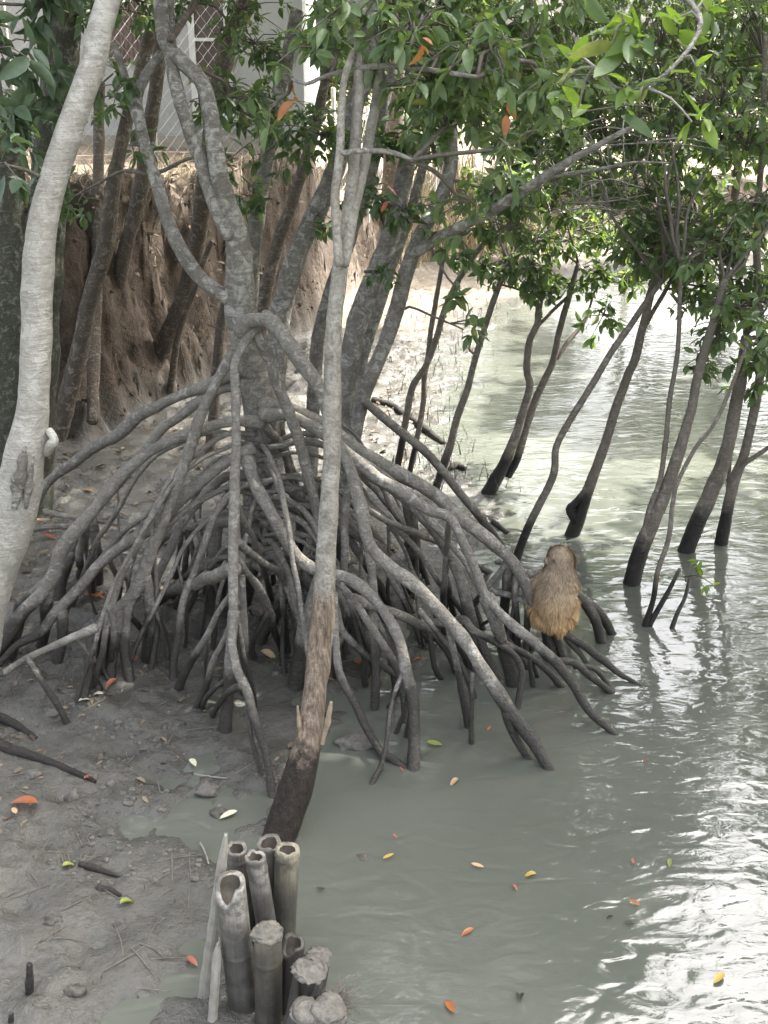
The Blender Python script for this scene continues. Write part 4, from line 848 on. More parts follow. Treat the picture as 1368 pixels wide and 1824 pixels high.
# --- dead twig tangle among the shore tree crowns
tk = thing('dead_branch', at(1000, 250, 7.2), 'tangle of bare dead twigs caught between the shore tree crowns', 'branch'); mb = MB()
for k in range(70):
    a = at(RNG.uniform(960, 1160), RNG.uniform(200, 380), RNG.uniform(6.9, 8)); d = RNG.normal(0, 1, 3)*np.array([.3, .2, .16]); L = RNG.uniform(.5, 1.3)
    mb.add(*tube([a, a + d*L*.5 + RNG.normal(0, .03, 3), a + d*L + np.array([0, 0, -.08])], [.005, .004, .002], 4, .08, 0, jitter=.015))
mb.build('twigs', M['deadtwig'], tk, kind='stuff')

# ------------------------------------------------------------------ house and fence behind the bank
YH = 16.0
hx0, hx1 = at(170, 100, YH)[0], at(540, 100, YH)[0]; hz0 = at(300, 240, YH)[2]; gzh = ground_z(-2.5, YH)
house = thing('house', ((hx0 + hx1)/2, YH, gzh), 'pale painted house behind the chain link fence', 'house')
MB().box((hx0 - 3, YH, hz0), (hx1, YH + 4, 5.4)).build('wall', M['wall'], house, False)
MB().box((hx0 - 3.05, YH - .12, gzh - .6), (hx1 + .05, YH + 4.05, hz0 - .002)).build('plinth', M['plinth'], house, False)
MB().box((hx0 - 3.4, YH - .5, 5.402), (hx1 + .4, YH + 4.4, 5.52)).build('roof', M['roof'], house, False)
wx0, wx1 = at(343, 60, YH)[0], at(404, 60, YH)[0]; wz0, wz1 = at(370, 205, YH)[2], at(370, -70, YH)[2]
win = MB()
for lo, hi in (((wx0 - .05, wz0 - .05), (wx0 + .03, wz1 + .05)), ((wx1 - .03, wz0 - .05), (wx1 + .05, wz1 + .05)), ((wx0 + .031, wz1), (wx1 - .031, wz1 + .05)), ((wx0 + .031, wz0 - .05), (wx1 - .031, wz0 + .02)), ((wx0 + .031, (wz0 + wz1)/2 - .02), (wx1 - .031, (wz0 + wz1)/2 + .02))):
    win.box((lo[0], YH - .05, lo[1]), (hi[0], YH + .02, hi[1]))
w = win.build('window', M['frame'], house, False)
for a, b_ in ((wz0 + .021, (wz0 + wz1)/2 - .021), ((wz0 + wz1)/2 + .021, wz1 - .001)):
    MB().box((wx0 + .031, YH - .02, a), (wx1 - .031, YH - .012, b_)).build('pane', M['pane'], w, False)
MB().box((wx0 - .12, YH - .11, wz0 - .1), (wx1 + .12, YH + .01, wz0 - .052)).build('sill', M['frame'], w, False)
cx0, cx1, cz0, cz1 = at(190, 50, YH)[0], at(268, 50, YH)[0], at(230, 112, YH)[2], at(230, -80, YH)[2]
V = []; F = []
for k in range(33):
    x = cx0 + (cx1 - cx0)*k/32; y = YH - .03 - .02*math.sin(k*1.9); V += [(x, y, cz0), (x, y, cz1)]
    if k: F.append((2*k - 2, 2*k, 2*k + 1, 2*k - 1))
n0 = len(V); V += [(v[0], YH - .003, v[2]) for v in V]; F += [tuple(a + n0 for a in f[::-1]) for f in F]
MB().add(V, F).build('shutter', M['curtain'], house)

def chain_fence(path, h, label, px=.15, zoff=0.0):
    path = np.array(path, float); seg = np.hypot(*np.diff(path, axis=0).T); L = np.concatenate([[0], np.cumsum(seg)]); tot = L[-1]
    pos = lambda s: np.array([np.interp(s, L, path[:, 0]), np.interp(s, L, path[:, 1])])
    gz = [ground_z(*pos(s)) for s in np.linspace(0, tot, 30)]; gs = np.linspace(0, tot, 30)
    zb = lambda s: float(np.interp(s, gs, np.convolve(np.pad(gz, 2, mode='edge'), np.ones(5)/5, 'valid'))) + .05
    root = thing('chain_link_fence', (*path[0], gz[0]), label, 'fence'); mb = MB()
    n = int(tot/px); rows = int(h/px)*2
    for k in range(n):
        for sgn in (0,):
            P = []
            for r in range(rows + 1):
                s = min(max(k*px + (px*.5 if (r % 2) else -.0) + (RNG.normal(0, .006)), 0), tot); q = pos(s); P.append((q[0], q[1] + .004*(r % 2), zb(s) + r*px*.5))
            Q = []
            for r in range(rows + 1):
                s = min(max(k*px + (px*.5 if (r % 2) else px) , 0), tot); q = pos(s); Q.append((q[0], q[1] - .006, zb(s) + r*px*.5))
            for PP in (P, Q):
                PP = np.array(PP); 
                for a, b_ in zip(PP[:-1], PP[1:]):
                    d = b_ - a; sx = np.array([.0022, 0, 0]); sy = np.array([0, .0022, 0])
                    mb.add(np.array([a - sx, a + sy, a + sx, b_ - sx, b_ + sy, b_ + sx]), [(0, 1, 4, 3), (1, 2, 5, 4), (2, 0, 3, 5)])
    mb.build('wire_mesh', M['wire'], root, False, kind='stuff')
    for s in np.arange(0, tot + .1, 1.6):
        q = pos(min(s, tot)); z0 = ground_z(*q) - .3
        MB().add(*tube([(q[0], q[1] + .05, z0), (q[0], q[1] + .05, zb(s) + h*.5), (q[0], q[1] + .05, zb(s) + h + .08)], [.035, .033, .033], 8, .3, .05)).build('post', M['post'], root)
    for zz in (.05, h - .02):
        pts = [(*pos(s), zb(s) + zz) for s in np.arange(0, tot, .4)]
        MB().add(*tube(pts, [.004]*len(pts), 5, .4, 0)).build('rail_wire', M['wire'], root)
chain_fence([(-5.6, 12.6), (-3.0, 13.6), (-1.7, 14.9)], 2.0, 'chain link fence on the bank top in front of the house')
chain_fence([(-.75, 17.6), (.2, 20.6), (1.4, 22.9)], 1.5, 'chain link fence running behind the dry reeds', .16)

# ------------------------------------------------------------------ dry reeds, sprouts and litter
def blades(name, n, gen, mat, label, wd=.008):
    V = np.zeros((n, 5, 3)); F = []
    for k in range(n):
        p, h, lean = gen(k); a = RNG.uniform(0, 6.28); s = np.array([math.cos(a), math.sin(a), 0])*wd*RNG.uniform(.6, 1.3); l = np.array([lean[0], lean[1], 0])
        V[k] = [p - s, p + s, p + l*.35 + s*.8 + np.array([0, 0, h*.55]), p + l*.35 - s*.8 + np.array([0, 0, h*.55]), p + l + np.array([0, 0, h])]
        F += [(5*k, 5*k + 1, 5*k + 2, 5*k + 3), (5*k + 3, 5*k + 2, 5*k + 4)]
    me = mesh_from(name, V.reshape(-1, 3), F); return tag(link(name, me, mat), label, None, None, 'stuff')
def g_reed(k):
    t = RNG.uniform(0, 1); x = .35 + 2.6*t + RNG.normal(0, .25); y = np.interp(x, FOOT[:, 0], FOOT[:, 1]) + RNG.uniform(-.5, 1.5); z = ground_z(x, y)
    return np.array([x, y, z - .02]), RNG.uniform(.3, 1.0), RNG.normal(0, .25, 2)
blades('dry_reeds', 1500, g_reed, M['straw'], 'pale dry reeds and straw along the far bank', .011)
def g_bankgrass(k):
    x = RNG.uniform(-4.5, -.6); y = np.interp(x, FOOT[:, 0], FOOT[:, 1]) + RNG.uniform(1.2, 2.4); z = ground_z(x, y)
    return np.array([x, y, z - .02]), RNG.uniform(.06, .3), RNG.normal(0, .18, 2)
blades('dry_grass', 900, g_bankgrass, M['straw'], 'dry straw hanging over the bank top', .006)
def g_sprout(k):
    for _ in range(50):
        p = hitz(RNG.uniform(690, 960), RNG.uniform(540, 880)); z = ground_z(p[0], p[1])
        if z > -.12: break
    return np.array([p[0], p[1], min(z, 0) - .01 if z < 0 else z - .01]), RNG.uniform(.05, .22), RNG.normal(0, .05, 2)
blades('mangrove_sprouts', 420, g_sprout, M['twig'], 'scattered thin mangrove sprouts on the sunlit mud', .005)

mb = MB()
for k in range(150):
    x = RNG.uniform(-4.2, -.8); y = np.interp(x, FOOT[:, 0], FOOT[:, 1]) + RNG.uniform(.2, 1.6); z = ground_z(x, y); p = np.array([x, y - .03, z + .03]); L = RNG.uniform(.15, .6)
    q_ = p + np.array([RNG.normal(0, .25)*L, -.25*L - .03, -L]); mb.add(*tube([p + np.array([0, .08, .02]), p, (p + q_)/2 + RNG.normal(0, .03, 3), q_], [.006, .006, .004, .002], 5, .06, 0, jitter=.02, seed=k))
tag(mb.build('rootlets', M['twig']), 'thin rootlets hanging down the face of the earth bank', None, None, 'stuff')
bm = bmesh.new(); bmesh.ops.create_icosphere(bm, subdivisions=2, radius=1.0); IV = np.array([v.co for v in bm.verts]); IF = np.array([[v.index for v in f.verts] for f in bm.faces]); bm.free()
M['soil'] = plain('bank_soil', (.04, .03, .022), (.09, .068, .05), 14, .95, .8, .02)
def crumbs(name, n, gen, mat, label):
    mb = MB()
    for k in range(n):
        p, r = gen(k); V = IV*(1 + (fbm(IV*1.6 + k*3.7, 3, k) - .5)*1.3)[:, None]*np.array([r, r*RNG.uniform(.6, 1), r*RNG.uniform(.5, .9)]); mb.add(V + p, IF)
    return tag(mb.build(name, mat), label, None, None, 'stuff')
def g_crumb(k):
    x = RNG.uniform(-4.2, -.9); y = np.interp(x, FOOT[:, 0], FOOT[:, 1]) + (RNG.normal(-.12, .22) if k % 2 else RNG.uniform(.1, 1.3)); return np.array([x, y + .02, ground_z(x, y) - .02]), min(.04, abs(RNG.normal(.016, .012)) + .008)
crumbs('soil_clods', 520, g_crumb, M['soil'], 'crumbled clods of brown soil on the earth bank')
def g_mud(k):
    for _ in range(40):
        p = hitz(RNG.uniform(0, 560), RNG.uniform(1120, 1600)); z = ground_z(p[0], p[1])
        if z > .015 and vnoise(np.array([[p[0]*2.5, p[1]*2.5, 0]]), 3)[0] > .45: break
    return np.array([p[0], p[1], z]), RNG.gamma(1.3, .0035) + .003
crumbs('mud_crumbs', 600, g_mud, M['drymud'], 'small crumbs of mud scattered on the flat')
def flat_leaves(name, n, gen, mat, label, size):
    P = []; D = []; S = []
    for k in range(n):
        p = gen(k); P.append(p); a = RNG.uniform(0, 6.28); D.append((math.cos(a), math.sin(a), RNG.normal(0, .15))); S.append(size*RNG.uniform(.6, 1.2))
    P = np.array(P); R = frames(np.array(D), .25); me = foliage_mesh(name, P, R, np.array(S), mat, np.zeros(3)); return tag(link(name, me), label, None, None, 'stuff')
def on_ground(x, y, dz=.012): return np.array([x, y, max(ground_z(x, y), 0) + dz])
def gl_far(k):
    while True:
        p = hitz(RNG.uniform(620, 900), RNG.uniform(520, 860))
        if ground_z(p[0], p[1]) > .02: return on_ground(p[0], p[1])
flat_leaves('leaf_litter', 500, gl_far, M['leaf_litter'], 'scattered leaf litter on the sunlit mud bank', .065)
def gl_under(k):
    while True:
        p = hitz(RNG.uniform(0, 760), RNG.uniform(780, 1100))
        if ground_z(p[0], p[1]) > .03: return on_ground(p[0], p[1])
flat_leaves('leaf_litter', 420, gl_under, M['leaf_litter'], 'brown fallen leaves lying under the stilt roots', .085)
def gl_mud(k):
    while True:
        p = hitz(RNG.uniform(-40, 620), RNG.uniform(1080, 1500)); n_ = vnoise(np.array([[p[0]*3, p[1]*3, 2.]]), 8)[0]
        if ground_z(p[0], p[1]) > .02 and n_ > .5: return on_ground(p[0], p[1], .006)
flat_leaves('leaf_litter', 130, gl_mud, M['leaf_litter'], 'small brown bits of leaf pressed into the open mud', .05)
def gl_top(k):
    x = RNG.uniform(-5, -.8); y = np.interp(x, FOOT[:, 0], FOOT[:, 1]) + RNG.uniform(.9, 3.2); return on_ground(x, y)
flat_leaves('leaf_litter', 1400, gl_top, M['leaf_litter'], 'dry leaf litter on the bank top below the fence', .1)

mb = MB()
for k in range(90):
    for _ in range(30):
        p = hitz(RNG.uniform(-40, 520), RNG.uniform(1150, 1800)); z = ground_z(p[0], p[1])
        if z > .012: break
    a = RNG.uniform(0, 3.14); L = RNG.uniform(.03, .12); d = np.array([math.cos(a)*L, math.sin(a)*L, RNG.uniform(-.005, .012)]); c = np.array([p[0], p[1], z + .004])
    mb.add(*tube([c - d, c + RNG.normal(0, .006, 3)*np.array([1, 1, .3]), c + d], [.0015, .0028, .0015], 5, .04, 0))
tag(mb.build('twig_litter', M['twig']), 'short thin twigs scattered on the open mud', None, None, 'stuff')
def g_shoot(k):
    for _ in range(30):
        p = hitz(RNG.uniform(-40, 470), RNG.uniform(1180, 1820)); z = ground_z(p[0], p[1])
        if z > .0: break
    return np.array([p[0], p[1], z - .01]), RNG.uniform(.015, .06), RNG.normal(0, .012, 2)
blades('mangrove_sprouts', 90, g_shoot, M['twig'], 'tiny dark shoots poking out of the near mud', .004)
# single fallen leaves
def fallen(px, py, mat, L, label, ang=None, group=None, k=None, on_water=True):
    p = hit(px, py); z = max(ground_z(p[0], p[1]), 0)
    if not on_water or z > .01: z = z + .012
    else: z = .007
    o = link('fallen_leaf', leaf_mesh(int(RNG.integers(0, 3)) if k is None else k, mat)); a = RNG.uniform(0, 6.28) if ang is None else ang
    o.location = (p[0], p[1], z + .006); o.rotation_euler = (RNG.normal(0, .06), RNG.normal(0, .06), a); o.scale = (L, L*RNG.uniform(.85, 1.15), L*RNG.uniform(.8, 2.))
    tag(o, label, 'leaf', group); return o
fl = 'small leaves floating on the grey water'
for a in ((682, 1537, 'leaf_yellow', .055, 'rounded yellow leaf floating near the submerged twig off the bamboo stakes'), (839, 1543, 'leaf_tan', .06, 'pale curled tan leaf floating between a yellow leaf and a black tipped one'),
          (955, 1567, 'leaf_yellow', .06, 'yellow leaf with a blackened tip floating on the water'), (913, 1585, 'leaf_red', .03, 'tiny pink leaf scrap floating beside the black tipped yellow leaf'), (1127, 1533, 'leaf_red', .04, 'small pinkish red leaf floating next to a green scrap'),
          (1193, 1536, 'leaf_green', .05, 'small green leaf scrap floating near the sky reflection'), (1139, 1620, 'leaf_orange', .055, 'orange leaf floating above a dark submerged leaf'), (843, 1658, 'leaf_orange', .06, 'bright orange leaf floating alone in mid water'),
          (1109, 1653, 'leaf_black', .05, 'blackened leaf floating below an orange one'), (1288, 1742, 'leaf_yellow', .07, 'yellow leaf floating at the edge of the bright sky reflection'), (808, 1810, 'leaf_orange', .08, 'long orange leaf floating beside white ripples'),
          (926, 1790, 'leaf_black', .055, 'small black leaf floating past the long orange leaf'), (816, 1391, 'leaf_tan', .06, 'narrow tan leaf floating below the forked root end'), (868, 1307, 'leaf_orange', .04, 'small orange leaf floating near the lone stick in the water'),
          (760, 1327, 'leaf_green', .09, 'long yellow green leaf floating beside a root foot'), (718, 1381, 'leaf_red', .035, 'dark red leaf scrap at the foot of a prop root'), (1155, 1357, 'leaf_red', .03, 'faint red leaf scrap floating in the calm dark reflection'),
          (580, 1588, 'leaf_black', .04, 'tiny black leaf floating close to the bamboo stakes'), (700, 1490, 'leaf_red', .03, 'tiny dull red scrap floating below the root feet'), (1092, 1640, 'leaf_black', .03, 'tiny black speck of leaf beside the orange leaf')):
    fallen(*a, group=fl)
gm = 'single leaves lying on the mud'
for a in ((68, 1437, 'leaf_orange', .13, 'large orange brown leaf lying flat on bare mud', 3.0), (150, 1396, 'leaf_red', .05, 'small pink leaf at the tip of the dark fallen branch'), (423, 1450, 'leaf_pale', .09, 'pale yellowish leaf standing near the peeled trunk foot'), (333, 1716, 'leaf_red', .06, 'crimson leaf on wet mud beside the bamboo slat'),
          (209, 1220, 'leaf_orange', .085, 'bright orange leaf under the thin hanging root'), (185, 1243, 'leaf_pale', .08, 'whitish narrow leaf lying below the orange one'), (140, 1256, 'leaf_pale', .07, 'small whitish leaf on trampled mud by the root feet'), (150, 1066, 'leaf_orange', .13, 'reddish leaf caught between the leftmost roots'), (178, 1070, 'leaf_red', .1, 'dark red leaf wedged under a low root'),
          (640, 1192, 'leaf_orange', .09, 'orange leaf resting in shade between prop roots'), (752, 1178, 'leaf_orange', .06, 'brown orange leaf at the water line under the roots'), (340, 1362, 'leaf_pale', .07, 'pale curled leaf on the open mud'), (112, 1552, 'leaf_green', .06, 'green leaf on the pinkish mud patch'), (215, 1625, 'leaf_green', .07, 'small green seedling leaf in shallow water'),
          (100, 965, 'leaf_red', .12, 'brick red leaf behind the leftmost roots'), (246, 1175, 'leaf_red', .05, 'round red leaf beside a root foot'), (465, 1165, 'leaf_tan', .12, 'broad brown leaf leaning at the crossing roots'), (30, 1462, 'leaf_tan', .06, 'small tan leaf on mud next to the large orange leaf')):
    fallen(*a[:5], ang=a[5] if len(a) > 5 else None, group=gm, on_water=False)

# ------------------------------------------------------------------ sticks, stumps and clods on the mud
def stick(name, label, cat, pts, ws, mat, y=None, group=None, lump=.2):
    P = []; R = []
    for (x, y_), w_ in zip(pts, np.interp(np.linspace(0, 1, len(pts)), np.linspace(0, 1, len(ws)), ws)):
        p = hit(x, y_); p = p + np.array([0, 0, .012]); P.append(p); R.append(wid(x, y_, p[1], w_)/2)
    P = np.array(P); root = tag(MB().add(*tube(P, R, 8, .03, lump, 18, int(pts[0][0]) + 5, .006)).build(name, M[mat]), label, cat, group); return root
stick('fallen_branch', 'dark fallen branch half sunk in mud with its end at a pink leaf', 'branch', [(-30, 1315), (0, 1332), (60, 1352), (110, 1372), (170, 1396)], [22, 20, 16, 7], 'wet_wood')
stick('fallen_branch', 'short black branch in the mud above the longer sunken one', 'branch', [(-20, 1272), (20, 1290), (65, 1318)], [18, 16, 10], 'wet_wood')
stick('fallen_branch', 'bent dark stick lying in shallow water by the pink mud', 'branch', [(142, 1542), (175, 1550), (215, 1566)], [12, 14, 5], 'wet_wood')
stick('fallen_branch', 'short rotten stick pointing at a green seedling', 'branch', [(172, 1586), (195, 1592), (214, 1600)], [11, 13, 7], 'wet_wood')
stick('fallen_branch', 'thin pale twig on the mud near the root foot', 'branch', [(342, 1382), (380, 1388), (405, 1390)], [4, 3], 'deadtwig')
stick('fallen_branch', 'pale twig sticking toward the bamboo stakes', 'branch', [(357, 1507), (365, 1525), (372, 1543)], [4, 3], 'deadtwig')
stick('fallen_branch', 'dark driftwood pieces on the sunlit mud bank', 'branch', [(665, 715), (700, 727), (735, 750), (790, 792)], [16, 14, 12], 'wet_wood')
stick('fallen_branch', 'black curved driftwood stub by the far water edge', 'branch', [(802, 838), (815, 832), (828, 838)], [10, 14, 8], 'wet_wood')
stick('fallen_branch', 'dark low root end reaching into the shallows', 'branch', [(850, 918), (880, 935), (903, 952)], [10, 13, 9], 'wet_wood')
def upright(name, label, cat, px, py, hpx, w, mat, tilt=(0, 0), group=None):
    p = hit(px, py); top = at(px + tilt[0], py - hpx, p[1]); r = wid(px, py, p[1], w)/2
    return tag(MB().add(*tube([p - np.array([0, 0, .12]), p, (p + top)/2, top], [r, r, r*.95, r*.8], 8, .02, .18, 25, int(px), .003)).build(name, M[mat]), label, cat, group)
upright('wooden_stub', 'black round topped stub standing in the shallow mud', 'stub', 52, 1770, 52, 15, 'wet_wood')
upright('wooden_stub', 'second black stub almost sunk in the mud below the first', 'stub', 20, 1822, 16, 11, 'wet_wood')
upright('stick', 'thin straight stick standing upright in the water under a big root', 'stick', 839, 1328, 128, 10, 'bark_root', (3, 0))
def clod(label, px, py, w, mat='drymud', h=.7, seed=0, group='mud clods'):
    p = hit(px, py); r = wid(px, py, p[1], w)/2; bm = bmesh.new(); bmesh.ops.create_icosphere(bm, subdivisions=3, radius=1.0)
    V = np.array([v.co for v in bm.verts]); F = [tuple(v.index for v in f.verts) for f in bm.faces]; bm.free()
    V = V*(1 + (fbm(V*1.7 + seed*9.1, 4, seed) - .5)*1.5)[:, None]; V = V*np.array([r, r*.8, r*h]) + p + np.array([0, 0, r*h*.15])
    me = MB().add(V, F); return tag(me.build('mud_clod', M[mat]), label, 'clod', group)
for k, a in enumerate((('dark wet clod beside the black stub', 133, 1770, 38, 'wetmud'), ('knobbly dark clod in the shallows below the sticks', 95, 1645, 36, 'wetmud'), ('dark spiky clod beside the pale leaf', 392, 1452, 34, 'wetmud'),
                       ('grey clod on the mud in front of the prop roots', 370, 1412, 44, 'drymud'), ('small grey cone of mud above the large orange leaf', 130, 1425, 24, 'drymud', 1.3), ('flat mud lump below the leftmost roots', 95, 1272, 34, 'drymud'),
                       ('dark clod under the thin hanging root', 318, 1320 - 30, 22, 'wetmud'), ('rounded clod by the green seedling', 212, 1645, 26, 'wetmud'), ('mud lump submerged off the bamboo stakes', 648, 1530, 36, 'wetmud', .35), ('grey mud ball left of the dark branch tip', 60, 1385, 30, 'drymud'))):
    clod(*a, seed=k)
flat_stone = clod('mossy grey slab lodged between root feet', 635, 1325, 70, 'drymud', .35, 33, None)

# ------------------------------------------------------------------ bamboo stakes
def bamboo(label, top, bot, w, Yt, mat, Yb=None, nodes=(.25,), rim='plain', cap=False, cut=None, w2=None):
    T = at(*top, Yt); Bt = at(*bot, Yb or Yt + .02); d = (Bt - T)/np.linalg.norm(Bt - T); L = (T[2] + .35)/max(.2, -d[2])
    r = wid(*top, Yt, w)/2*1.06; root = thing('bamboo_stake', (T + d*L).tolist(), label, 'bamboo stake', 'bamboo stakes'); sides = 20
    ref = np.array([0, 1.0, 0]); X = np.cross(d, ref); X /= np.linalg.norm(X); Yv = np.cross(X, d)   # Yv points away from viewer
    ts = sorted(set([0, .01, .03, .06, .1, .15, .22, .3, .4, .5, .6, .7, .85, 1.0] + [n + e for n in nodes for e in (-.016, -.006, .0, .006, .016)]))
    ts = [t for t in ts if t <= L] + [L]; Vv = []; F = []; rn = RNG.uniform(0, 99)
    for t in ts:
        bul = 1.0
        for n in nodes:
            if abs(t - n) < .009: bul = 1.07 if abs(t - n) < .003 else 1.03
        for k in range(sides):
            a = 2*math.pi*k/sides; rr = r*bul*(1 + .03*math.sin(3*a + rn))
            tt = t
            if t == 0:
                tt = (vnoise(np.array([[math.cos(a)*1.4 + rn, math.sin(a)*1.4, rn]]))[0] - .5)*.022 + RNG.uniform(-.004, .004)
                if cut:                          # slanted bite out of the rim, facing angle cut[0], depth cut[1]
                    dd = math.cos(a - cut[0]); tt += cut[1]*max(0, dd - cut[2])/(1 - cut[2])
            elif cut: tt = t + (cut[1]*max(0, math.cos(a - cut[0]) - cut[2])/(1 - cut[2]))*max(0, 1 - t/.3)
            Vv.append(T + d*tt + X*rr*math.cos(a) + Yv*rr*math.sin(a))
    n = len(ts); Vv = np.array(Vv)
    for i in range(n - 1):
        for k in range(sides): F.append((i*sides + k, i*sides + (k + 1) % sides, (i + 1)*sides + (k + 1) % sides, (i + 1)*sides + k))
    # rim thickness and inner wall
    inner = []; o0 = len(Vv)
    for lev, (dz, kk) in enumerate(((.004, .66), (.05, .6))):
        for k in range(sides):
            p = Vv[k]; c = T + d*np.dot(p - T, d); inner.append(c + (p - c)*kk + d*dz)
    Vo = np.vstack([Vv, inner])
    F2 = [(k, o0 + k, o0 + (k + 1) % sides, (k + 1) % sides) for k in range(sides)]
    MB().add(Vo, F + F2).build('culm', M[mat], root)
    Vi = np.array(inner); Fi = [(k, sides + k, sides + (k + 1) % sides, (k + 1) % sides) for k in range(sides)]
    c = Vi[sides:].mean(0); Vi = np.vstack([Vi, c]); Fi += [(sides + k, 2*sides, sides + (k + 1) % sides) for k in range(sides)]
    MB().add(Vi, Fi).build('hollow', M['hollow'], root)
    if cap:
        bm = bmesh.new(); bmesh.ops.create_icosphere(bm, subdivisions=4, radius=1.0); V = np.array([v.co for v in bm.verts]); Ff = [tuple(v.index for v in f.verts) for f in bm.faces]; bm.free()
        V[:, 2] = np.sign(V[:, 2])*np.abs(V[:, 2])**.7
        V = V*(1 + (fbm(V*1.6 + rn, 3, int(rn)) - .5)*.7 + (fbm(V*6 + rn, 3, int(rn) + 5) - .5)*.35)[:, None]; V = T + V[:, :1]*X*r*1.08 - V[:, 2:]*d*r*cap*.6 + V[:, 1:2]*Yv*r*1.08 + d*r*.15
        MB().add(V, Ff).build('mud_cap', M['drymud'], root)
    return root
bamboo('dark short bamboo stake with ragged rim between the slat and two taller stakes', (421, 1510), (432, 1600), 36, 3.42, 'bamboo_dark', nodes=(.05, .4))
bamboo('dark bamboo stake at the back against the black trunk foot', (479, 1500), (482, 1640), 42, 3.45, 'bamboo_dark', nodes=(.35,))
bamboo('light brown bamboo stake with open hollow top facing the water', (512, 1512), (502, 1730), 41, 3.38, 'bamboo_olive', nodes=(.03, .42))
bamboo('slim grey bamboo stake with a thick top node in mid cluster', (455, 1526), (479, 1670), 35, 3.3, 'bamboo_grey', nodes=(.05, .4))
bamboo('large pale grey bamboo stake with a bitten rim next to the slat', (410, 1572), (438, 1824), 53, 3.12, 'bamboo_grey', nodes=(.3, .62), cut=(math.pi*1.35, .07, .45))
bamboo('olive bamboo stake capped with dry mud in front of the slim one', (477, 1660), (479, 1824), 48, 3.05, 'bamboo_olive', nodes=(.12, .5), cap=.45)
bamboo('dark bamboo stake with a broken open cup top', (523, 1678), (510, 1824), 38, 3.12, 'bamboo_dark', nodes=(.3,), cut=(math.pi*1.2, .05, .3))
bamboo('muddy bamboo stake nearest the water behind the cut away one', (567, 1702), (548, 1824), 42, 3.12, 'bamboo_dark', nodes=(.3,), cap=.6)
bamboo('grey bamboo stake with a large slanting cut away side', (552, 1724), (532, 1824), 52, 2.98, 'bamboo_grey', nodes=(.35,), cap=.35, cut=(math.pi*1.5, .13, .2))
bamboo('lowest bamboo stake buried under a heap of dry mud', (588, 1800), (575, 1824), 58, 2.85, 'bamboo_dark', nodes=(.3,), cap=.8)
bamboo('weathered bamboo stake under the cut away stake, mud on top', (545, 1800), (536, 1824), 50, 2.83, 'bamboo_grey', nodes=(.3,), cap=.3)
def slat(label, top, bot, w0, w1, Yt, th=.012):
    T = at(*top, Yt); Bt = at(*bot, Yt - .03); d = (Bt - T)/np.linalg.norm(Bt - T); L = (T[2] + .3)/-d[2]; X = np.cross(d, [0, 1.0, 0]); X /= np.linalg.norm(X); N = np.cross(X, d)
    V = []; F = []; n = 26; m = 5
    for i in range(n + 1):
        t = i/n; hw = wid(*top, Yt, w0 + (w1 - w0)*min(1, t*1.5))/2*(min(1, .25 + t*9) if t < .1 else 1)
        for s_ in (0, 1):
            for k in range(m):
                u = k/(m - 1)*2 - 1; V.append(T + d*L*t + X*hw*u*(1 + .05*math.sin(i*2.1)) + N*((1 - u*u)*-.012 + s_*th))
    for i in range(n):
        a = i*2*m; b_ = a + 2*m
        for k in range(m - 1): F += [(a + k, a + k + 1, b_ + k + 1, b_ + k), (a + m + k + 1, a + m + k, b_ + m + k, b_ + m + k + 1)]
        F += [(a, b_, b_ + m, a + m), (a + m - 1, a + 2*m - 1, b_ + 2*m - 1, b_ + m - 1)]
    F += [tuple(list(range(m)) [::-1] + list(range(m, 2*m)))]
    return tag(MB().add(V, F).build('split_bamboo', M['split'], None, False), label, 'split bamboo', 'split bamboo slats')
slat('long pale split bamboo slat tied to the outer bamboo stake', (402, 1486), (358, 1824), 15, 27, 3.2)
slat('shorter split bamboo slat tucked behind the long pale one', (388, 1680), (378, 1824), 16, 18, 3.08)
tie = tag(MB().add(*tube([at(376, 1568, 3.16), at(385, 1562, 3.12), at(398, 1556, 3.13), at(412, 1552, 3.15)], [.002]*4, 5, .02, 0)).build('wire_tie', M['twig']), 'thin dark wire tied round the split bamboo slat', 'wire')
mb = MB(); c0 = at(604, 1782, 2.95)
for k in range(40):
    a = c0 + RNG.normal(0, .018, 3); d = RNG.normal(0, 1, 3)*np.array([.05, .03, .02]); mb.add(*tube([a - d, a, a + d + np.array([.01, 0, 0])], [.0015, .002, .001], 4, .03, 0))
mb.add(*tube([at(575, 1800, 2.87), at(592, 1788, 2.92), c0], [.006, .006, .004], 6, .02, .2))
tag(mb.build('plant_debris', M['twig']), 'tuft of dead twigs stuck on the muddy bamboo stake', 'twigs')

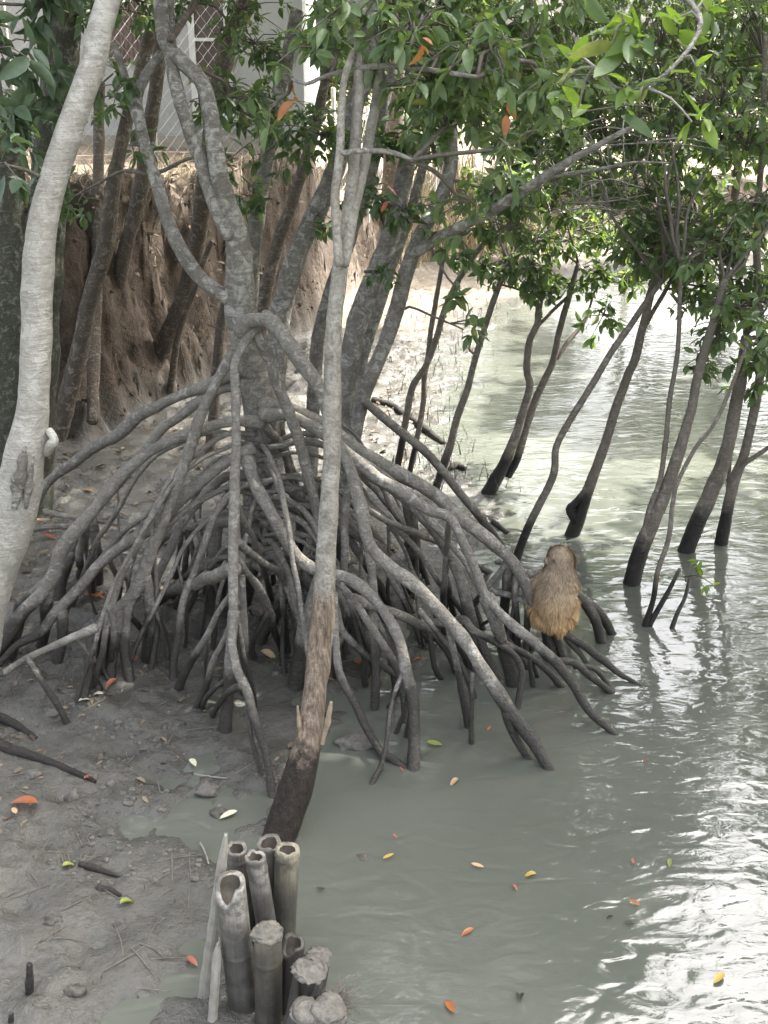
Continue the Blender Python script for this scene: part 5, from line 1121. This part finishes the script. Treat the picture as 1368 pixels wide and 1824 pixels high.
# ------------------------------------------------------------------ macaque
def macaque():
    seat = at(986, 1122, 5.74); seat = seat + np.array([0, 0, .012]); K = .97
    mb = MB()
    def cap(pts, rs, sides=14): 
        V, F = tube(np.array(pts), np.array(rs), sides, .012, 0); mb.add(V, F)
        for p, r in zip(pts, rs):
            bm = bmesh.new(); bmesh.ops.create_icosphere(bm, subdivisions=2, radius=r); V = np.array([v.co for v in bm.verts]) + np.array(p); F = [tuple(v.index for v in f.verts) for f in bm.faces]; bm.free(); mb.add(V, F)
    cap([(.0, .0, .07), (-.006, .012, .14), (-.008, .02, .21), (.0, .03, .28), (.01, .045, .33)], [.092, .112, .112, .1, .078], 18)
    cap([(.012, .045, .33), (.016, .052, .37), (.018, .055, .40)], [.092, .082, .078], 16)
    cap([(.018, .055, .41), (.016, .075, .42)], [.08, .072], 16)
    cap([(.014, .1, .4), (.006, .15, .385)], [.045, .028], 12)                  # muzzle
    for s in (-1, 1):
        cap([(.018 + s*.074, .06, .405), (.018 + s*.082, .06, .408)], [.02, .016], 8)    # ears
        cap([(.01 + s*.06, .05, .30), (s*.122, .1, .2), (s*.08, .19, .13)], [.046, .034, .02], 12)
        h = np.array([s*.06, .205, .115]); cap([h, h + np.array([-s*.005, .035, -.015])], [.019, .017], 8)
        for q, (lx, L) in enumerate(((-.014, .03), (-.005, .036), (.005, .034), (.014, .026))): cap([h + np.array([lx, .045, -.015]), h + np.array([lx, .045 + L*.7, -.025]), h + np.array([lx, .045 + L*.8, -.045])], [.0065, .006, .005], 6)
        cap([h + np.array([-s*.016, .02, -.01]), h + np.array([-s*.028, .045, -.02])], [.007, .0055], 6)
        cap([(s*.055, .02, .07), (s*.095, .13, .15), (s*.085, .19, .155)], [.078, .056, .04], 14)
        cap([(s*.085, .19, .155), (s*.06, .15, .06), (s*.05, .125, .0)], [.04, .03, .02], 10)
        cap([(s*.05, .125, .0), (s*.045, .19, -.015)], [.02, .017], 8)
        for lx in (-.016, -.008, 0, .008, .016): cap([(s*.045 + lx, .195, -.015), (s*.045 + lx, .222, -.022), (s*.045 + lx, .228, -.036)], [.007, .006, .005], 6)
    cap([(.01, -.06, .05), (.02, -.075, .02), (.03, -.07, .0)], [.024, .018, .012], 8)
    V = np.vstack(mb.V)*K; me = mesh_from('macaque', V, mb.faces()); o = link('tmp_body', me)
    rm = o.modifiers.new('r', 'REMESH'); rm.mode = 'VOXEL'; rm.voxel_size = .0055; sm = o.modifiers.new('s', 'SMOOTH'); sm.iterations = 5; sm.factor = .5
    dg = bpy.context.evaluated_depsgraph_get(); dg.update(); body = bpy.data.meshes.new_from_object(o.evaluated_get(dg)); bpy.data.objects.remove(o)
    g = G('macaque_fur'); oc = g.N.new('ShaderNodeTexCoord').outputs['Object']; sep = g.N.new('ShaderNodeSeparateXYZ'); g.L.new(oc, sep.inputs[0])
    zf = g.math('ADD', g.math('DIVIDE', sep.outputs['Z'], .45), g.math('MULTIPLY', g.math('SUBTRACT', g.noise(14, 3), .5), .25))
    col = g.ramp(zf, [(.05, (.52, .33, .15)), (.3, (.48, .325, .175)), (.55, (.38, .29, .2)), (.85, (.36, .285, .21))])
    r = g.rnd(); col = g.mix(g.ramp(r, [(0., .75), (.35, .0)]), col, (.1, .065, .04)); col = g.mix(g.ramp(r, [(.6, 0.), (1., .6)]), col, (.62, .5, .34))
    g.set(color=col, rough=.75, spec=.25)
    body.name = 'macaque'; body.materials.append(g.m); smooth(body)
    root = tag(link('macaque', body), 'golden brown monkey sitting on a root with its back turned', 'monkey'); root.location = Vector(seat); root.rotation_euler = (0, math.radians(2), math.radians(6))
    # fur strands
    n = len(body.polygons); C = np.zeros(n*3, np.float32); Nn = np.zeros(n*3, np.float32); body.polygons.foreach_get('center', C); body.polygons.foreach_get('normal', Nn); C = C.reshape(-1, 3); Nn = Nn.reshape(-1, 3)
    face = (C[:, 1] > .115) & (C[:, 2] > .36*K); hands = (C[:, 1] > .2) ; ok = np.where(~(face | hands))[0]
    idx = RNG.choice(ok, 26000); p = C[idx] + RNG.normal(0, .003, (26000, 3)); nn = Nn[idx]
    dn = np.tile([0, 0, -1.0], (len(idx), 1)); dn[:, 0] += RNG.normal(0, .3, len(idx)); hd = p[:, 2] > .37*K; dn[hd] = dn[hd]*.4 + np.array([0, -.8, 0])
    dn = dn - nn*np.sum(dn*nn, 1)[:, None]; dn /= np.linalg.norm(dn, axis=1)[:, None] + 1e-6
    clump = (np.stack([vnoise(p*26 + 7*k, k) for k in range(3)], 1) - .5)*1.2
    d = dn*.9 + nn*RNG.uniform(.15, .6, (len(idx), 1)) + clump*.8; d /= np.linalg.norm(d, axis=1)[:, None]
    L = (RNG.uniform(.02, .045, len(idx))*np.where(hd, .6, 1))[:, None]; sd = np.cross(d, nn); sd /= np.linalg.norm(sd, axis=1)[:, None] + 1e-6; w_ = .0019
    p = p - nn*.002; Vf = np.stack([p - sd*w_, p + sd*w_, p + d*L*.6 + sd*w_*.7, p + d*L + dn*L*.15, p + d*L*.6 - sd*w_*.7], 1).reshape(-1, 3)
    Ff = np.arange(len(idx)*5).reshape(-1, 5)
    fur = link('fur', mesh_from('fur', Vf, Ff), g.m, root); fur['kind'] = 'stuff'
    em = bpy.data.materials.new('eye'); em.use_nodes = True; em.node_tree.nodes['Principled BSDF'].inputs['Base Color'].default_value = (.02, .012, .008, 1); em.node_tree.nodes['Principled BSDF'].inputs['Roughness'].default_value = .1
    for s in (-1, 1):
        bm = bmesh.new(); bmesh.ops.create_icosphere(bm, subdivisions=2, radius=.009); me = bpy.data.meshes.new('eye'); bm.to_mesh(me); bm.free()
        e = link('eye', me, em, root); e.location = (.012 + s*.026, .134, .425)
    return root
macaque()
print('leaves', ALL_LEAVES, 'objects', len(bpy.data.objects))
